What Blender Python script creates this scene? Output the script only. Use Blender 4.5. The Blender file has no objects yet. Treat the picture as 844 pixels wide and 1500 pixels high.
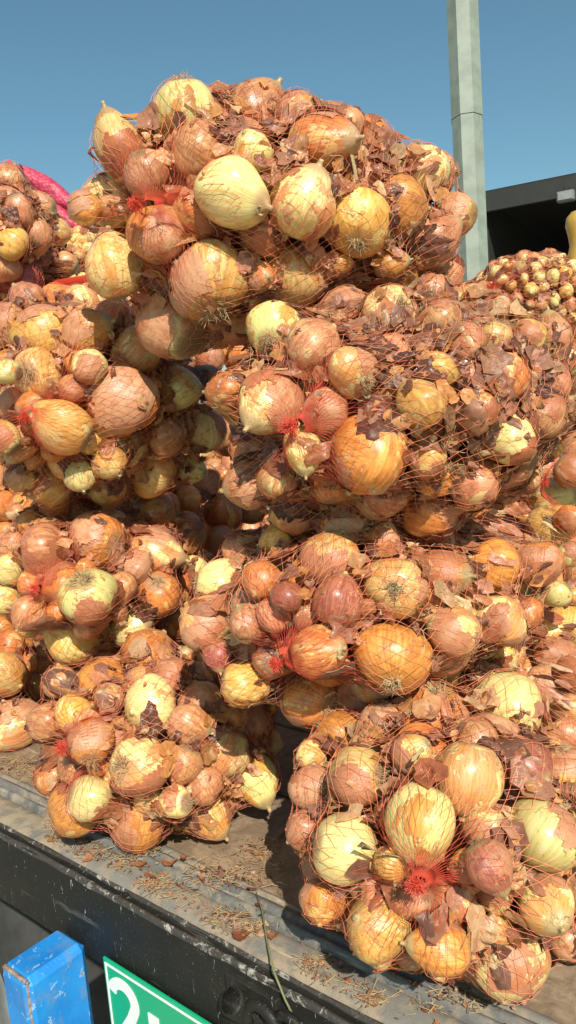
import bpy, math, random
import numpy as np
from mathutils import Matrix, Vector
R = math.radians
rng = np.random.default_rng(11); random.seed(5)
scene = bpy.context.scene
col = scene.collection
# ------------------------------------------------------------------ camera
FPX, IW, IH = 1155., 844, 1500            # focal length in photo pixels
CAMZ = 1.72
pitch, roll = R(-8), R(4.6)
fw = np.array([0, math.cos(pitch), math.sin(pitch)])
r0 = np.array([1., 0, 0]); u0 = np.cross(r0, fw)
rt = r0*math.cos(roll)-u0*math.sin(roll); up = u0*math.cos(roll)+r0*math.sin(roll)
C0 = np.array([0, 0, CAMZ])
cam = bpy.data.cameras.new('camera'); camo = bpy.data.objects.new('camera', cam); col.objects.link(camo)
cam.sensor_fit = 'VERTICAL'; cam.sensor_height = 36; cam.lens = 36*FPX/IH
cam.clip_start = .02; cam.clip_end = 3000
camo.matrix_world = Matrix(((rt[0], up[0], -fw[0], 0), (rt[1], up[1], -fw[1], 0), (rt[2], up[2], -fw[2], CAMZ), (0, 0, 0, 1)))
scene.camera = camo
# ------------------------------------------------------------------ light
SUN = np.array([.15, -.72, .62]); SUN /= np.linalg.norm(SUN)     # towards the sun
sun_el = math.asin(SUN[2]); sun_az = math.atan2(SUN[0], SUN[1])
w = bpy.data.worlds.new('World'); scene.world = w; w.use_nodes = True
nt = w.node_tree; nt.nodes.clear()
sky = nt.nodes.new('ShaderNodeTexSky'); sky.sky_type = 'NISHITA'; sky.sun_disc = False
sky.sun_elevation = sun_el; sky.sun_rotation = sun_az; sky.dust_density = 1.2; sky.air_density = 1.0; sky.ozone_density = 1.0
bg = nt.nodes.new('ShaderNodeBackground'); bg.inputs['Strength'].default_value = .074
wo = nt.nodes.new('ShaderNodeOutputWorld')
wb = nt.nodes.new('ShaderNodeMix'); wb.data_type = 'RGBA'; wb.blend_type = 'MULTIPLY'; wb.inputs[0].default_value = 1; wb.inputs[7].default_value = (.78, 1.07, 1.0, 1)   # the camera's colour balance of the blue
nt.links.new(sky.outputs[0], wb.inputs[6]); nt.links.new(wb.outputs[2], bg.inputs[0]); nt.links.new(bg.outputs[0], wo.inputs[0])
sl = bpy.data.lights.new('sun', 'SUN'); sl.energy = 4.3; sl.angle = R(.5); sl.color = (1, .93, .82)
so = bpy.data.objects.new('sun', sl); col.objects.link(so)
so.rotation_euler = Vector(SUN).to_track_quat('Z', 'Y').to_euler(); so.location = (2, -2, 8)
scene.view_settings.view_transform = 'Standard'; scene.view_settings.look = 'None'
scene.view_settings.exposure = .57; scene.view_settings.gamma = 1
scene.render.engine = 'CYCLES'; scene.cycles.max_bounces = 6; scene.cycles.diffuse_bounces = 3; scene.cycles.glossy_bounces = 2; scene.cycles.transmission_bounces = 3
# ------------------------------------------------------------------ geometry helpers
def ray(x, y): return fw+rt*(x-IW/2)/FPX-up*(y-IH/2)/FPX
def at(x, y, d): return C0+ray(x, y)*d
def onz(x, y, z):
    d = ray(x, y); return C0+d*((z-CAMZ)/d[2])
def onplane(x, y, p, n):
    d = ray(x, y); return C0+d*(((p-C0)@n)/(d@n))
def proj(P):
    q = np.asarray(P)-C0; z = q@fw
    return IW/2+FPX*(q@rt)/z, IH/2-FPX*(q@up)/z, z
def unit(v):
    v = np.asarray(v, float); return v/(np.linalg.norm(v)+1e-12)
def mesh(name, V, F, mat=None, smooth=True):
    me = bpy.data.meshes.new(name)
    V = np.asarray(V, np.float32).reshape(-1, 3)
    if isinstance(F, np.ndarray):
        k = F.shape[1]; n = len(F)
        me.vertices.add(len(V)); me.vertices.foreach_set('co', V.ravel())
        me.loops.add(n*k); me.loops.foreach_set('vertex_index', F.astype(np.int32).ravel())
        me.polygons.add(n); me.polygons.foreach_set('loop_start', np.arange(0, n*k, k, dtype=np.int32))
        me.update(calc_edges=True)
    else:
        me.from_pydata(V.tolist(), [], F); me.update()
    if smooth: me.polygons.foreach_set('use_smooth', np.ones(len(me.polygons), bool))
    for m in (mat if isinstance(mat, (list, tuple)) else [mat]):
        if m: me.materials.append(m)
    return me
def obj(name, me, parent=None):
    o = bpy.data.objects.new(name, me); col.objects.link(o)
    if parent: o.parent = parent; o.matrix_parent_inverse = parent.matrix_basis.inverted()
    return o
def child(name, me, parent):                 # mesh given in the parent's own coordinates
    o = bpy.data.objects.new(name, me); col.objects.link(o); o.parent = parent; return o
def tag(o, label=None, cat=None, group=None, kind=None):
    if label: o['label'] = label
    if cat: o['category'] = cat
    if group: o['group'] = group
    if kind: o['kind'] = kind
    return o
def empty(name, loc):
    o = bpy.data.objects.new(name, None); col.objects.link(o); o.location = loc; o.empty_display_size = .05; return o
def sticks(P, Q, rad, rad2=None):            # three-sided prisms between P[i] and Q[i]
    P = np.asarray(P); Q = np.asarray(Q); n = len(P)
    rad = np.broadcast_to(rad, (n,)); rad2 = rad if rad2 is None else np.broadcast_to(rad2, (n,))
    d = Q-P; d = d/(np.linalg.norm(d, axis=1, keepdims=True)+1e-9)
    h = np.where(np.abs(d[:, 2:]) < .9, [[0, 0, 1.]], [[1., 0, 0]])
    a = np.cross(d, h); a /= np.linalg.norm(a, axis=1, keepdims=True)+1e-9; b = np.cross(d, a)
    V = np.zeros((n, 6, 3))
    for k in range(3):
        o = a*math.cos(k*2.0944)+b*math.sin(k*2.0944)
        V[:, k] = P+o*rad[:, None]; V[:, k+3] = Q+o*rad2[:, None]
    f = np.array([[0, 1, 4, 3], [1, 2, 5, 4], [2, 0, 3, 5]])
    return V.reshape(-1, 3), (np.arange(n)[:, None, None]*6+f[None]).reshape(-1, 4)
def join(parts):
    Vs, Fs, o = [], [], 0
    for V, F in parts:
        V = np.asarray(V); Vs.append(V); Fs.append(np.asarray(F)+o); o += len(V)
    return np.concatenate(Vs), np.concatenate(Fs)
def box_pts(c, ax, ay, az, hx, hy, hz, bev=0.):
    """box with chamfered edges: c centre, unit axes, half sizes"""
    V = []; F = []
    c = np.asarray(c)
    if bev <= 0:
        for sx in (-1, 1):
            for sy in (-1, 1):
                for sz in (-1, 1): V.append(c+ax*hx*sx+ay*hy*sy+az*hz*sz)
        return np.array(V), [[0, 1, 3, 2], [4, 6, 7, 5], [0, 4, 5, 1], [2, 3, 7, 6], [0, 2, 6, 4], [1, 5, 7, 3]]
    idx = {}
    for sx in (-1, 1):
        for sy in (-1, 1):
            for sz in (-1, 1):
                for k in range(3):
                    h = [hx-bev, hy-bev, hz-bev]; h[k] += bev
                    idx[sx, sy, sz, k] = len(V); V.append(c+ax*h[0]*sx+ay*h[1]*sy+az*h[2]*sz)
    def q(l): F.append([idx[i] for i in l])
    for s in (-1, 1):
        for k in range(3):
            a, b = [j for j in range(3) if j != k]
            l = []
            for sa, sb in ((-1, -1), (1, -1), (1, 1), (-1, 1)):
                t = [0, 0, 0]; t[k] = s; t[a] = sa; t[b] = sb; l.append((*t, k))
            q(l)
    for k in range(3):
        a, b = [j for j in range(3) if j != k]
        for sa in (-1, 1):
            for sb in (-1, 1):
                t1 = [0, 0, 0]; t1[a] = sa; t1[b] = sb; t2 = list(t1); t1[k] = -1; t2[k] = 1
                q([(*t1, a), (*t2, a), (*t2, b), (*t1, b)])
    for sx in (-1, 1):
        for sy in (-1, 1):
            for sz in (-1, 1): q([(sx, sy, sz, 0), (sx, sy, sz, 1), (sx, sy, sz, 2)])
    return np.array(V), F
X, Y, Z = np.eye(3)
def recalc(me):
    import bmesh
    bm = bmesh.new(); bm.from_mesh(me); bmesh.ops.recalc_face_normals(bm, faces=bm.faces); bm.to_mesh(me); bm.free(); return me
def box(name, mat, parent, c, h, axes=(X, Y, Z), bev=.004):
    V, F = box_pts(c, *axes, *h, bev); return obj(name, recalc(mesh(name, V, F, mat, False)), parent)
def extrude_profile(prof, p0, d, length, sn, sz, nseg=1, wob=0.):
    """prof: list of (inward, height); swept from p0 along d"""
    V = []; m = len(prof)
    for i in range(nseg+1):
        for a, b in prof:
            V.append(p0+d*(length*i/nseg)+sn*(a+wob*rng.normal())+sz*(b+wob*rng.normal()))
    F = []
    for i in range(nseg):
        for j in range(m-1): F.append([i*m+j, (i+1)*m+j, (i+1)*m+j+1, i*m+j+1])
    return np.array(V), F
# ------------------------------------------------------------------ material helpers
class M:
    def __init__(s, name):
        s.m = bpy.data.materials.new(name); s.m.use_nodes = True; s.t = s.m.node_tree; s.t.nodes.clear()
        s.out = s.n('ShaderNodeOutputMaterial'); s.b = s.n('ShaderNodeBsdfPrincipled'); s.l(s.b.outputs[0], s.out.inputs[0])
    def n(s, t, **k):
        n = s.t.nodes.new(t)
        for a, b in k.items(): setattr(n, a, b)
        return n
    def l(s, a, b): s.t.links.new(a, b)
    def inp(s, sock, v):
        if hasattr(v, 'is_output'): s.l(v, sock)
        elif isinstance(v, (tuple, list)) and len(v) == 3 and sock.type == 'RGBA': sock.default_value = (*v, 1)
        else: sock.default_value = v
    def noise(s, vec, scale, detail=3, rough=.55, w=None, dist=0.):
        n = s.n('ShaderNodeTexNoise', noise_dimensions='4D' if w is not None else '3D')
        if vec is not None: s.l(vec, n.inputs['Vector'])
        n.inputs['Scale'].default_value = scale; n.inputs['Detail'].default_value = detail; n.inputs['Roughness'].default_value = rough
        n.inputs['Distortion'].default_value = dist
        if w is not None: s.l(w, n.inputs['W'])
        return n.outputs['Fac']
    def ramp(s, x, a, b, lo=0., hi=1.):
        n = s.n('ShaderNodeMapRange'); n.interpolation_type = 'SMOOTHSTEP'
        s.inp(n.inputs[0], x); s.inp(n.inputs[1], a); s.inp(n.inputs[2], b); n.inputs[3].default_value = lo; n.inputs[4].default_value = hi
        return n.outputs[0]
    def math(s, op, a, b=0., c=None):
        n = s.n('ShaderNodeMath', operation=op); s.inp(n.inputs[0], a); s.inp(n.inputs[1], b)
        if c is not None: s.inp(n.inputs[2], c)
        return n.outputs[0]
    def mix(s, f, a, b, mode='MIX'):
        n = s.n('ShaderNodeMix', data_type='RGBA', blend_type=mode)
        s.inp(n.inputs[0], f); s.inp(n.inputs[6], a); s.inp(n.inputs[7], b); return n.outputs[2]
    def bump(s, h, strength, dist=.001, normal=None):
        n = s.n('ShaderNodeBump'); s.inp(n.inputs['Height'], h); n.inputs['Strength'].default_value = strength; n.inputs['Distance'].default_value = dist
        if normal is not None: s.l(normal, n.inputs['Normal'])
        return n.outputs[0]
    def set(s, **k):
        names = dict(color='Base Color', rough='Roughness', metal='Metallic', normal='Normal', spec='Specular IOR Level', coat='Coat Weight', sss='Subsurface Weight', trans='Transmission Weight')
        for a, b in k.items(): s.inp(s.b.inputs[names[a]], b)
        return s.m
    def objc(s): return s.n('ShaderNodeTexCoord').outputs['Object']
def thin(m, fac):                         # light shining through a thin sheet
    tr = m.n('ShaderNodeBsdfTranslucent'); mx = m.n('ShaderNodeMixShader'); mx.inputs[0].default_value = fac
    m.l(m.b.outputs[0], mx.inputs[1]); m.l(tr.outputs[0], mx.inputs[2]); m.l(mx.outputs[0], m.out.inputs[0]); return tr

def onion_mat(name, flesh, flesh2, skin, skin2, cover, stain=.72):
    m = M(name)
    loc = m.n('ShaderNodeAttribute', attribute_name='loc').outputs['Vector']
    seed = m.n('ShaderNodeAttribute', attribute_name='seed').outputs['Fac']
    rnd = m.n('ShaderNodeObjectInfo').outputs['Random']
    sd = m.math('ADD', rnd, seed); W = m.math('MULTIPLY', sd, 61.)
    r2 = m.math('FRACT', m.math('MULTIPLY', sd, 17.3)); r3 = m.math('FRACT', m.math('MULTIPLY', sd, 41.7))
    sp = m.n('ShaderNodeSeparateXYZ'); m.l(loc, sp.inputs[0]); z = sp.outputs[2]
    cb = m.n('ShaderNodeCombineXYZ'); m.l(sp.outputs[0], cb.inputs[0]); m.l(sp.outputs[1], cb.inputs[1]); cb.inputs[2].default_value = 0
    nv = m.n('ShaderNodeVectorMath', operation='NORMALIZE'); m.l(cb.outputs[0], nv.inputs[0])
    ad = m.n('ShaderNodeVectorMath', operation='MULTIPLY_ADD'); m.l(nv.outputs[0], ad.inputs[0]); ad.inputs[1].default_value = (1, 1, 1)
    zc = m.n('ShaderNodeCombineXYZ'); m.l(m.math('MULTIPLY', z, .11), zc.inputs[2]); m.l(zc.outputs[0], ad.inputs[2])
    vein = m.noise(ad.outputs[0], 13, 3, .6, W); vein2 = m.noise(ad.outputs[0], 4.5, 2, .5, W)
    st = m.n('ShaderNodeVectorMath', operation='MULTIPLY'); m.l(loc, st.inputs[0]); st.inputs[1].default_value = (1.25, 1.25, .5)
    big = m.noise(st.outputs[0], 1.2, 6, .66, W, .3)
    mid = m.noise(loc, 2.6, 4, .6, W, .6); fine = m.noise(loc, 9, 4, .65, W); tiny = m.noise(loc, 30, 2, .6, W)
    thr = m.math('SUBTRACT', 1-cover, m.math('MULTIPLY', m.math('SUBTRACT', r2, .5), .10))
    h = m.math('ADD', big, m.math('MULTIPLY', m.math('SUBTRACT', fine, .5), .07))
    mask = m.math('MULTIPLY', m.ramp(h, thr, m.math('ADD', thr, .02)), .88)
    edge = m.math('SUBTRACT', m.ramp(h, m.math('SUBTRACT', thr, .004), thr), m.ramp(h, m.math('ADD', thr, .006), m.math('ADD', thr, .03)))
    fl = m.mix(m.ramp(vein, .35, .62), flesh, flesh2)
    fl = m.mix(m.ramp(mid, .48, .72, 0, .55), fl, tuple(a*.6+b*.4 for a, b in zip(flesh2, skin)))
    sk = m.mix(m.ramp(mid, .36, .64), skin, skin2); sk = m.mix(m.ramp(vein, .48, .30, 0, .35), sk, tuple(min(1, c*1.4+.05) for c in skin2))
    sk = m.mix(m.ramp(vein, .50, .66, 0, .6), sk, tuple(c*.5 for c in skin))
    sk = m.mix(m.ramp(vein2, .55, .7, 0, .45), sk, tuple(min(1, c*1.55) for c in skin2))
    # a second, older layer of skin lying over the first
    h2 = m.noise(st.outputs[0], 1.7, 6, .68, m.math('ADD', W, 9.), .5)
    top = m.ramp(h2, m.math('ADD', .56, m.math('MULTIPLY', r3, .06)), m.math('ADD', .572, m.math('MULTIPLY', r3, .06)))
    old = m.mix(m.ramp(vein, .4, .65), (.38, .125, .06), (.60, .28, .15))
    sk = m.mix(m.math('MULTIPLY', top, .65), sk, old)
    fk = m.noise(st.outputs[0], 4.2, 5, .7, m.math('ADD', W, 33.), .7)
    sk = m.mix(m.ramp(fk, .58, .61, 0, .42), sk, (.74, .46, .24)); sk = m.mix(m.ramp(fk, .40, .36, 0, .4), sk, tuple(c*.5 for c in skin))
    cl = m.mix(mask, fl, sk)
    cl = m.mix(m.math('MULTIPLY', edge, .45), cl, (.62, .42, .22))
    cl = m.mix(m.ramp(m.noise(loc, 3.4, 5, .7, m.math('ADD', W, 20.), .8), stain, stain+.05, 0, .85), cl, (.075, .042, .028))
    cl = m.mix(m.ramp(tiny, .68, .78, 0, .5), cl, (.14, .075, .04))
    cl = m.mix(m.ramp(z, -.8, -.97), cl, (.30, .20, .11)); cl = m.mix(m.ramp(z, .9, 1.12), cl, (.42, .29, .14))
    hs = m.n('ShaderNodeHueSaturation'); m.l(cl, hs.inputs['Color']); m.l(m.ramp(r3, 0, 1, .82, 1.14), hs.inputs['Value'])
    m.l(m.ramp(r2, 0, 1, .487, .506), hs.inputs['Hue']); hs.inputs['Saturation'].default_value = 1.05
    hh = m.math('ADD', m.math('MULTIPLY', mask, .55), m.math('MULTIPLY', m.math('MULTIPLY', top, mask), .6))
    hh = m.math('ADD', hh, m.math('MULTIPLY', vein, .42)); hh = m.math('ADD', hh, m.math('MULTIPLY', m.ramp(fk, .57, .61), .45)); hh = m.math('ADD', hh, m.math('MULTIPLY', fine, .35))
    ro = m.ramp(m.math('ADD', m.math('MULTIPLY', mask, .12), m.math('MULTIPLY', mid, .5)), .15, .6, .22, .56)
    m.set(color=hs.outputs[0], rough=ro, normal=m.bump(hh, .8, .0011), spec=.45, coat=.12)
    m.b.inputs['Coat Roughness'].default_value = .3
    return m.m
PALE, PALE2 = (.76, .66, .31), (.62, .53, .19)
GOLD, GOLD2 = (.57, .255, .06), (.68, .39, .125)
COP, COP2 = (.43, .125, .036), (.62, .25, .075)
BRN, BRN2 = (.36, .125, .058), (.58, .28, .14)
TYPES = ['p', 'y', 'c', 'b', 'h', 'v']
OM = {'p': onion_mat('onion_pale', PALE, PALE2, GOLD, COP2, .42),
      'y': onion_mat('onion_golden', (.72, .55, .24), (.60, .42, .14), GOLD, GOLD2, .54, .70),
      'c': onion_mat('onion_copper', (.72, .50, .19), GOLD2, COP, COP2, .60, .69),
      'b': onion_mat('onion_brown', (.72, .52, .24), (.52, .35, .15), BRN, BRN2, .63, .64),
      'h': onion_mat('onion_half', PALE, (.60, .46, .17), COP2, BRN2, .52, .70),
      'v': onion_mat('onion_purple', (.46, .2, .12), (.36, .12, .09), (.24, .06, .045), (.36, .12, .075), .62, .66)}
LOOK = {'p': 'pale peeled onion', 'y': 'golden onion', 'c': 'copper-brown onion', 'b': 'dull brown onion', 'h': 'half-peeled onion', 'v': 'purplish red onion'}

def simple(name, c1, c2, scale=20, rough=.6, metal=0., bstr=.3, bd=.001, spec=.5):
    m = M(name); o = m.objc(); n = m.noise(o, scale, 5, .6)
    return m.set(color=m.mix(m.ramp(n, .35, .65), c1, c2), rough=rough, metal=metal, normal=m.bump(n, bstr, bd), spec=spec)
def net_mat():
    m = M('red_net'); m.set(color=(.82, .24, .125), rough=.38, spec=.5); return m.m
NET = net_mat()
def knot_mat():
    m = M('net_knot'); m.set(color=(.86, .13, .075), rough=.4); tr = thin(m, .35); tr.inputs[0].default_value = (.95, .16, .08, 1); return m.m
KNOT = knot_mat()
def flake_mat(name, k=1.):
    m = M(name); a = m.n('ShaderNodeAttribute', attribute_name='tone').outputs['Color']
    o = m.objc(); n = m.noise(o, 160, 4, .6); n2 = m.noise(o, 45, 3, .6, None, 1.)
    c = m.mix(m.ramp(n, .4, .62, 0, .4), a, m.mix(1., a, (.6, .5, .45), 'MULTIPLY'))
    c = m.mix(m.ramp(n2, .55, .7, 0, .35), c, (.52, .36, .22))
    m.set(color=c, rough=m.ramp(n2, .3, .7, .22, .5), normal=m.bump(m.math('ADD', n, n2), .8, .0016), spec=.5)
    tr = thin(m, .42); m.l(c, tr.inputs[0]); return m.m
FLAKE = flake_mat('dry_onion_skin')
ROOT = simple('root_hair', (.50, .38, .20), (.36, .26, .13), 60, .8)
NECKM = simple('dried_neck', (.46, .36, .17), (.30, .20, .10), 50, .7)
TONES = np.array([(.46, .20, .095), (.40, .15, .065), (.54, .28, .13), (.30, .105, .05), (.17, .07, .045), (.36, .17, .10), (.60, .38, .20), (.24, .11, .07), (.50, .24, .08), (.42, .20, .12)])
# ------------------------------------------------------------------ the setting: ground, pole, shed
def ground_mat():
    m = M('ground_concrete'); o = m.objc(); a = m.noise(o, 1.2, 6, .6); b = m.noise(o, 60, 4, .7); c = m.noise(o, 300, 2, .6)
    cl = m.mix(m.ramp(a, .35, .65), (.40, .37, .30), (.30, .28, .23)); cl = m.mix(m.ramp(b, .5, .7, 0, .5), cl, (.20, .18, .15))
    cl = m.mix(m.ramp(c, .6, .7, 0, .6), cl, (.52, .49, .42))
    return m.set(color=cl, rough=.9, normal=m.bump(m.math('ADD', b, c), .5, .006))
gv = [(-600, -600, 0), (600, -600, 0), (600, 600, 0), (-600, 600, 0)]
tag(obj('ground', mesh('ground', gv, [[0, 1, 2, 3]], ground_mat())), kind='structure')
# lamp pole: an octagonal tapering steel column in two lengths
POLE = simple('pole_paint', (.215, .25, .205), (.165, .195, .16), 9, .55, 0, .12, .002)
PD = 5.2; pb = at(694, 415, PD); pt = at(677, 0, PD)
axp = unit(pt-pb); pz = np.array([pb[0], pb[1], 0.])-np.array([axp[0], axp[1], 0])/axp[2]*pb[2]
pole = empty('lamp_pole', pz); tag(pole, 'tall grey octagonal steel lamp pole standing behind the sacks', 'pole')
pole_r = 46*PD/FPX/2*1.02
def octo(z0, z1, ra, rb, name, parent, n=8, mat=POLE, off=R(9)):
    V = []
    e1 = unit(np.cross(axp, Y)); e2 = np.cross(axp, e1)
    for z, r in ((z0, ra), (z1, rb)):
        c = pz+axp*(z/axp[2])
        for k in range(n):
            a = 2*math.pi*k/n+off; V.append(c+(e1*math.cos(a)+e2*math.sin(a))*r)
    F = [[k, (k+1) % n, n+(k+1) % n, n+k] for k in range(n)]+[list(range(n, 2*n)), list(range(n))[::-1]]
    return obj(name, recalc(mesh(name, V, F, mat, False)), parent)
zs = (at(683, 176, PD))[2]
octo(.02, zs-.004, pole_r*1.0, pole_r*1.0, 'lower_shaft', pole)
octo(zs, zs+4.2, pole_r*1.03, pole_r*1.03, 'upper_shaft', pole)
octo(zs-.006, zs+.002, pole_r*.985, pole_r*.985, 'joint', pole, 8, simple('joint_dark', (.05, .05, .045), (.04, .04, .04)))
octo(0, .03, pole_r*1.9, pole_r*1.9, 'base_plate', pole, 8)
# open shed with a flat dark roof
SH = 5.6
e0 = onz(712, 291, SH); e1 = onz(844, 265, SH); ed = unit(e1-e0); en = np.array([-ed[1], ed[0], 0]); en = en if en[1] > 0 else -en
shed = empty('open_shed', (e0[0], e0[1], 0)); tag(shed, 'dark open-fronted shed with a flat roof behind the lamp pole', 'building')
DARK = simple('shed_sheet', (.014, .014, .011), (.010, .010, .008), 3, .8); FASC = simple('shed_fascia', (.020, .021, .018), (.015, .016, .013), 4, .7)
SL = 26.; SDp = 16.
mid = e0+ed*(SL/2-.2)
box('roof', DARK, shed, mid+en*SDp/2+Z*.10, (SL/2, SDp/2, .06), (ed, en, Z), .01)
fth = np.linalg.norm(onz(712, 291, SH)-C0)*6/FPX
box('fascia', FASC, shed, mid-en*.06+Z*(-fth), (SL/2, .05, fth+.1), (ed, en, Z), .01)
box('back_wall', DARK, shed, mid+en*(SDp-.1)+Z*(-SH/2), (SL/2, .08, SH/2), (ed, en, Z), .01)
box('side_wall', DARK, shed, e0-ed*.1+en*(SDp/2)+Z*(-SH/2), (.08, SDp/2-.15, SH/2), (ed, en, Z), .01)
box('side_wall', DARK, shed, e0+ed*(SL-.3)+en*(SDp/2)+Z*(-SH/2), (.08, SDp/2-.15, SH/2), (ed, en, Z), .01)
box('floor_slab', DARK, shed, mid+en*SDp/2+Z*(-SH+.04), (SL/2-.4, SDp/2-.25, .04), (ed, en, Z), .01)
for k in (8.2, 15.5, 22.5): box('column', FASC, shed, e0+ed*k+en*.25+Z*(-SH/2), (.12, .12, SH/2), (ed, en, Z), .01)
fl = onplane(829, 288, e0-en*.35, en)
lampm = simple('lamp_housing', (.16, .17, .16), (.13, .14, .13), 10, .5)
flo = empty('flood_light', fl); tag(flo, 'small grey floodlight hung under the shed roof edge', 'light')
fs = 20*np.linalg.norm(fl-C0)/FPX
box('housing', lampm, flo, fl, (fs*.55, .10, fs*.33), (ed, en, Z), .02)
box('bracket', FASC, flo, fl+Z*fs*.5+en*.12, (fs*.12, .14, fs*.16), (ed, en, Z), .01)
box('lens', simple('lamp_glass', (.24, .25, .24), (.2, .21, .2), 5, .2), flo, fl-en*.11, (fs*.45, .012, fs*.24), (ed, en, Z), .004)
# ------------------------------------------------------------------ the truck bed the sacks lie on
BED = CAMZ-.56
E0 = onz(0, 1222, BED); E2 = onz(498, 1495, BED)
tv = unit(E2-E0); nv = np.array([-tv[1], tv[0], 0.]); nv = nv if nv[1] > 0 else -nv
E1 = onz(326, 1400, BED); EO = E0+tv*((E1-E0)@tv)
def TP(t, n, z=0.): return EO+tv*t+nv*n+Z*z
def steel(name, base, base2, dust, dustamt, scr=.6):
    m = M(name); o = m.objc(); a = m.noise(o, 7, 6, .65); b = m.noise(o, 38, 5, .7, None, .5); c = m.noise(o, 150, 3, .7)
    mp = m.n('ShaderNodeMapping'); mp.inputs['Rotation'].default_value = (0, 0, -math.atan2(tv[1], tv[0])); m.l(o, mp.inputs[0])
    mp2 = m.n('ShaderNodeMapping'); mp2.inputs['Scale'].default_value = (6, 70, 70); m.l(mp.outputs[0], mp2.inputs[0]); s1 = m.noise(mp2.outputs[0], 1, 4, .7)
    mp3 = m.n('ShaderNodeMapping'); mp3.inputs['Scale'].default_value = (150, 60, 22); mp3.inputs['Rotation'].default_value = (.3, .5, .2); m.l(mp.outputs[0], mp3.inputs[0]); s2 = m.noise(mp3.outputs[0], 1, 4, .75, None, 1.2)
    cl = m.mix(m.ramp(a, .38, .62), base, base2)
    cl = m.mix(m.ramp(m.math('ADD', m.math('MULTIPLY', a, .5), m.math('MULTIPLY', b, .5)), .62-.3*dustamt, .78-.3*dustamt, 0, .85), cl, dust)
    cl = m.mix(m.ramp(s1, .60, .72, 0, .5), cl, tuple(min(.6, x*1.5+.06) for x in dust))
    cl = m.mix(m.ramp(s2, .65, .69, 0, scr), cl, (.46, .46, .43))
    cl = m.mix(m.ramp(m.noise(o, 520, 2, .6), .70, .74, 0, scr*.6), cl, (.40, .39, .36))
    cl = m.mix(m.ramp(b, .66, .74, 0, .6), cl, (.12, .065, .035))
    h = m.math('ADD', m.math('MULTIPLY', b, .6), m.math('MULTIPLY', c, .4))
    return m.set(color=cl, rough=m.ramp(a, .3, .7, .5, .8), normal=m.bump(m.math('ADD', h, s1), .5, .002), spec=.28)
BLACK = steel('black_side_paint', (.010, .0105, .009), (.017, .016, .012), (.075, .066, .05), .22, .8)
LEDGE = steel('worn_ledge', (.19, .185, .165), (.115, .112, .10), (.34, .27, .18), .70, .3)
LIP = steel('worn_lip', (.15, .15, .14), (.085, .086, .082), (.32, .27, .195), .58, .45)
DUST = steel('dusty_floor', (.20, .14, .09), (.15, .105, .07), (.33, .24, .155), .7, .1)
def worn_mat():
    m = M('bare_worn_edge'); o = m.objc(); a = m.noise(o, 90, 6, .75, None, .6); b = m.noise(o, 16, 4, .6); c = m.noise(o, 320, 3, .7)
    cl = m.mix(m.ramp(m.math('ADD', m.math('MULTIPLY', a, .65), m.math('MULTIPLY', b, .35)), .54, .60), (.04, .036, .03), (.34, .32, .28)); cl = m.mix(m.ramp(c, .55, .65, 0, .6), cl, (.10, .07, .05))
    return m.set(color=cl, rough=.65, normal=m.bump(a, .6, .002))
WORN = worn_mat()
truck = empty('flatbed_truck', (TP(-1, 1.1)[0], TP(-1, 1.1)[1], 0)); tag(truck, 'flatbed truck with a worn black edge rail carrying the onion sacks', 'truck')
T0, TL = -2.9, 4.2
def rail(name, prof, mat, nseg=60, wob=.0005):
    V, F = extrude_profile(prof, TP(T0, 0), tv, TL, nv, Z, nseg, wob); return obj(name, mesh(name, V, F, mat, True), truck)
o = rail('side_beam', [(.05, -.108), (.003, -.108), (0, -.105), (0, -.0035), (.001, -.001), (.004, 0)], BLACK); o['label'] = 'black scratched vertical side beam'
rail('worn_edge', [(-.0008, -.0055), (-.0006, -.002), (.0008, .0008), (.0030, .0016), (.0045, -.0005)], WORN, 140, .0007)
rail('edge_groove', [(.0032, -.0002), (.005, -.0018), (.0125, -.0022), (.0145, -.0005)], BLACK)
rail('worn_edge', [(.0130, -.002), (.0140, .0005), (.0155, .0018), (.0172, .0012), (.0180, -.001)], WORN, 140, .0006)
rail('ledge', [(.0175, -.001), (.022, .002), (.030, .0035), (.048, .0045), (.058, .0035), (.062, -.0015)], LEDGE, 80)
rail('floor_lip', [(.060, -.002), (.0625, .006), (.065, .0095), (.069, .010), (.072, .007), (.0735, .001), (.0765, .001), (.0785, .0065), (.083, .0085), (.089, .0065), (.0915, .0005), (.094, -.004)], LIP, 80)
rail('floor_lip', [(.0925, -.004), (.0945, .002), (.098, .004), (.104, .003), (.107, -.003)], LEDGE, 80)
# floor: planks lengthwise, dusty
for k in range(12):
    a = .106+k*.19; V, F = extrude_profile([(a, -.03), (a, -.0045), (a+.003, -.002), (a+.182, -.002), (a+.185, -.0045), (a+.185, -.03)], TP(T0, 0), tv, TL, nv, Z, 60, .0004)
    obj('floor_plank', mesh('floor_plank', V, F, DUST, False), truck)
V, F = box_pts(TP(T0+TL/2, 1.2, -.075), tv, nv, Z, TL/2, 1.14, .04, .004); obj('under_frame', mesh('under_frame', V, F, BLACK, False), truck)
V, F = extrude_profile([(2.39, -.108), (2.42, -.108), (2.42, 0), (2.38, 0)], TP(T0, 0), tv, TL, nv, Z, 4); obj('side_beam', mesh('side_beam', V, F, BLACK, False), truck)
TYRE = simple('tyre_rubber', (.02, .02, .02), (.03, .03, .028), 30, .85); RIM = simple('rim_paint', (.30, .30, .28), (.2, .2, .19), 12, .5)
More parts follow.
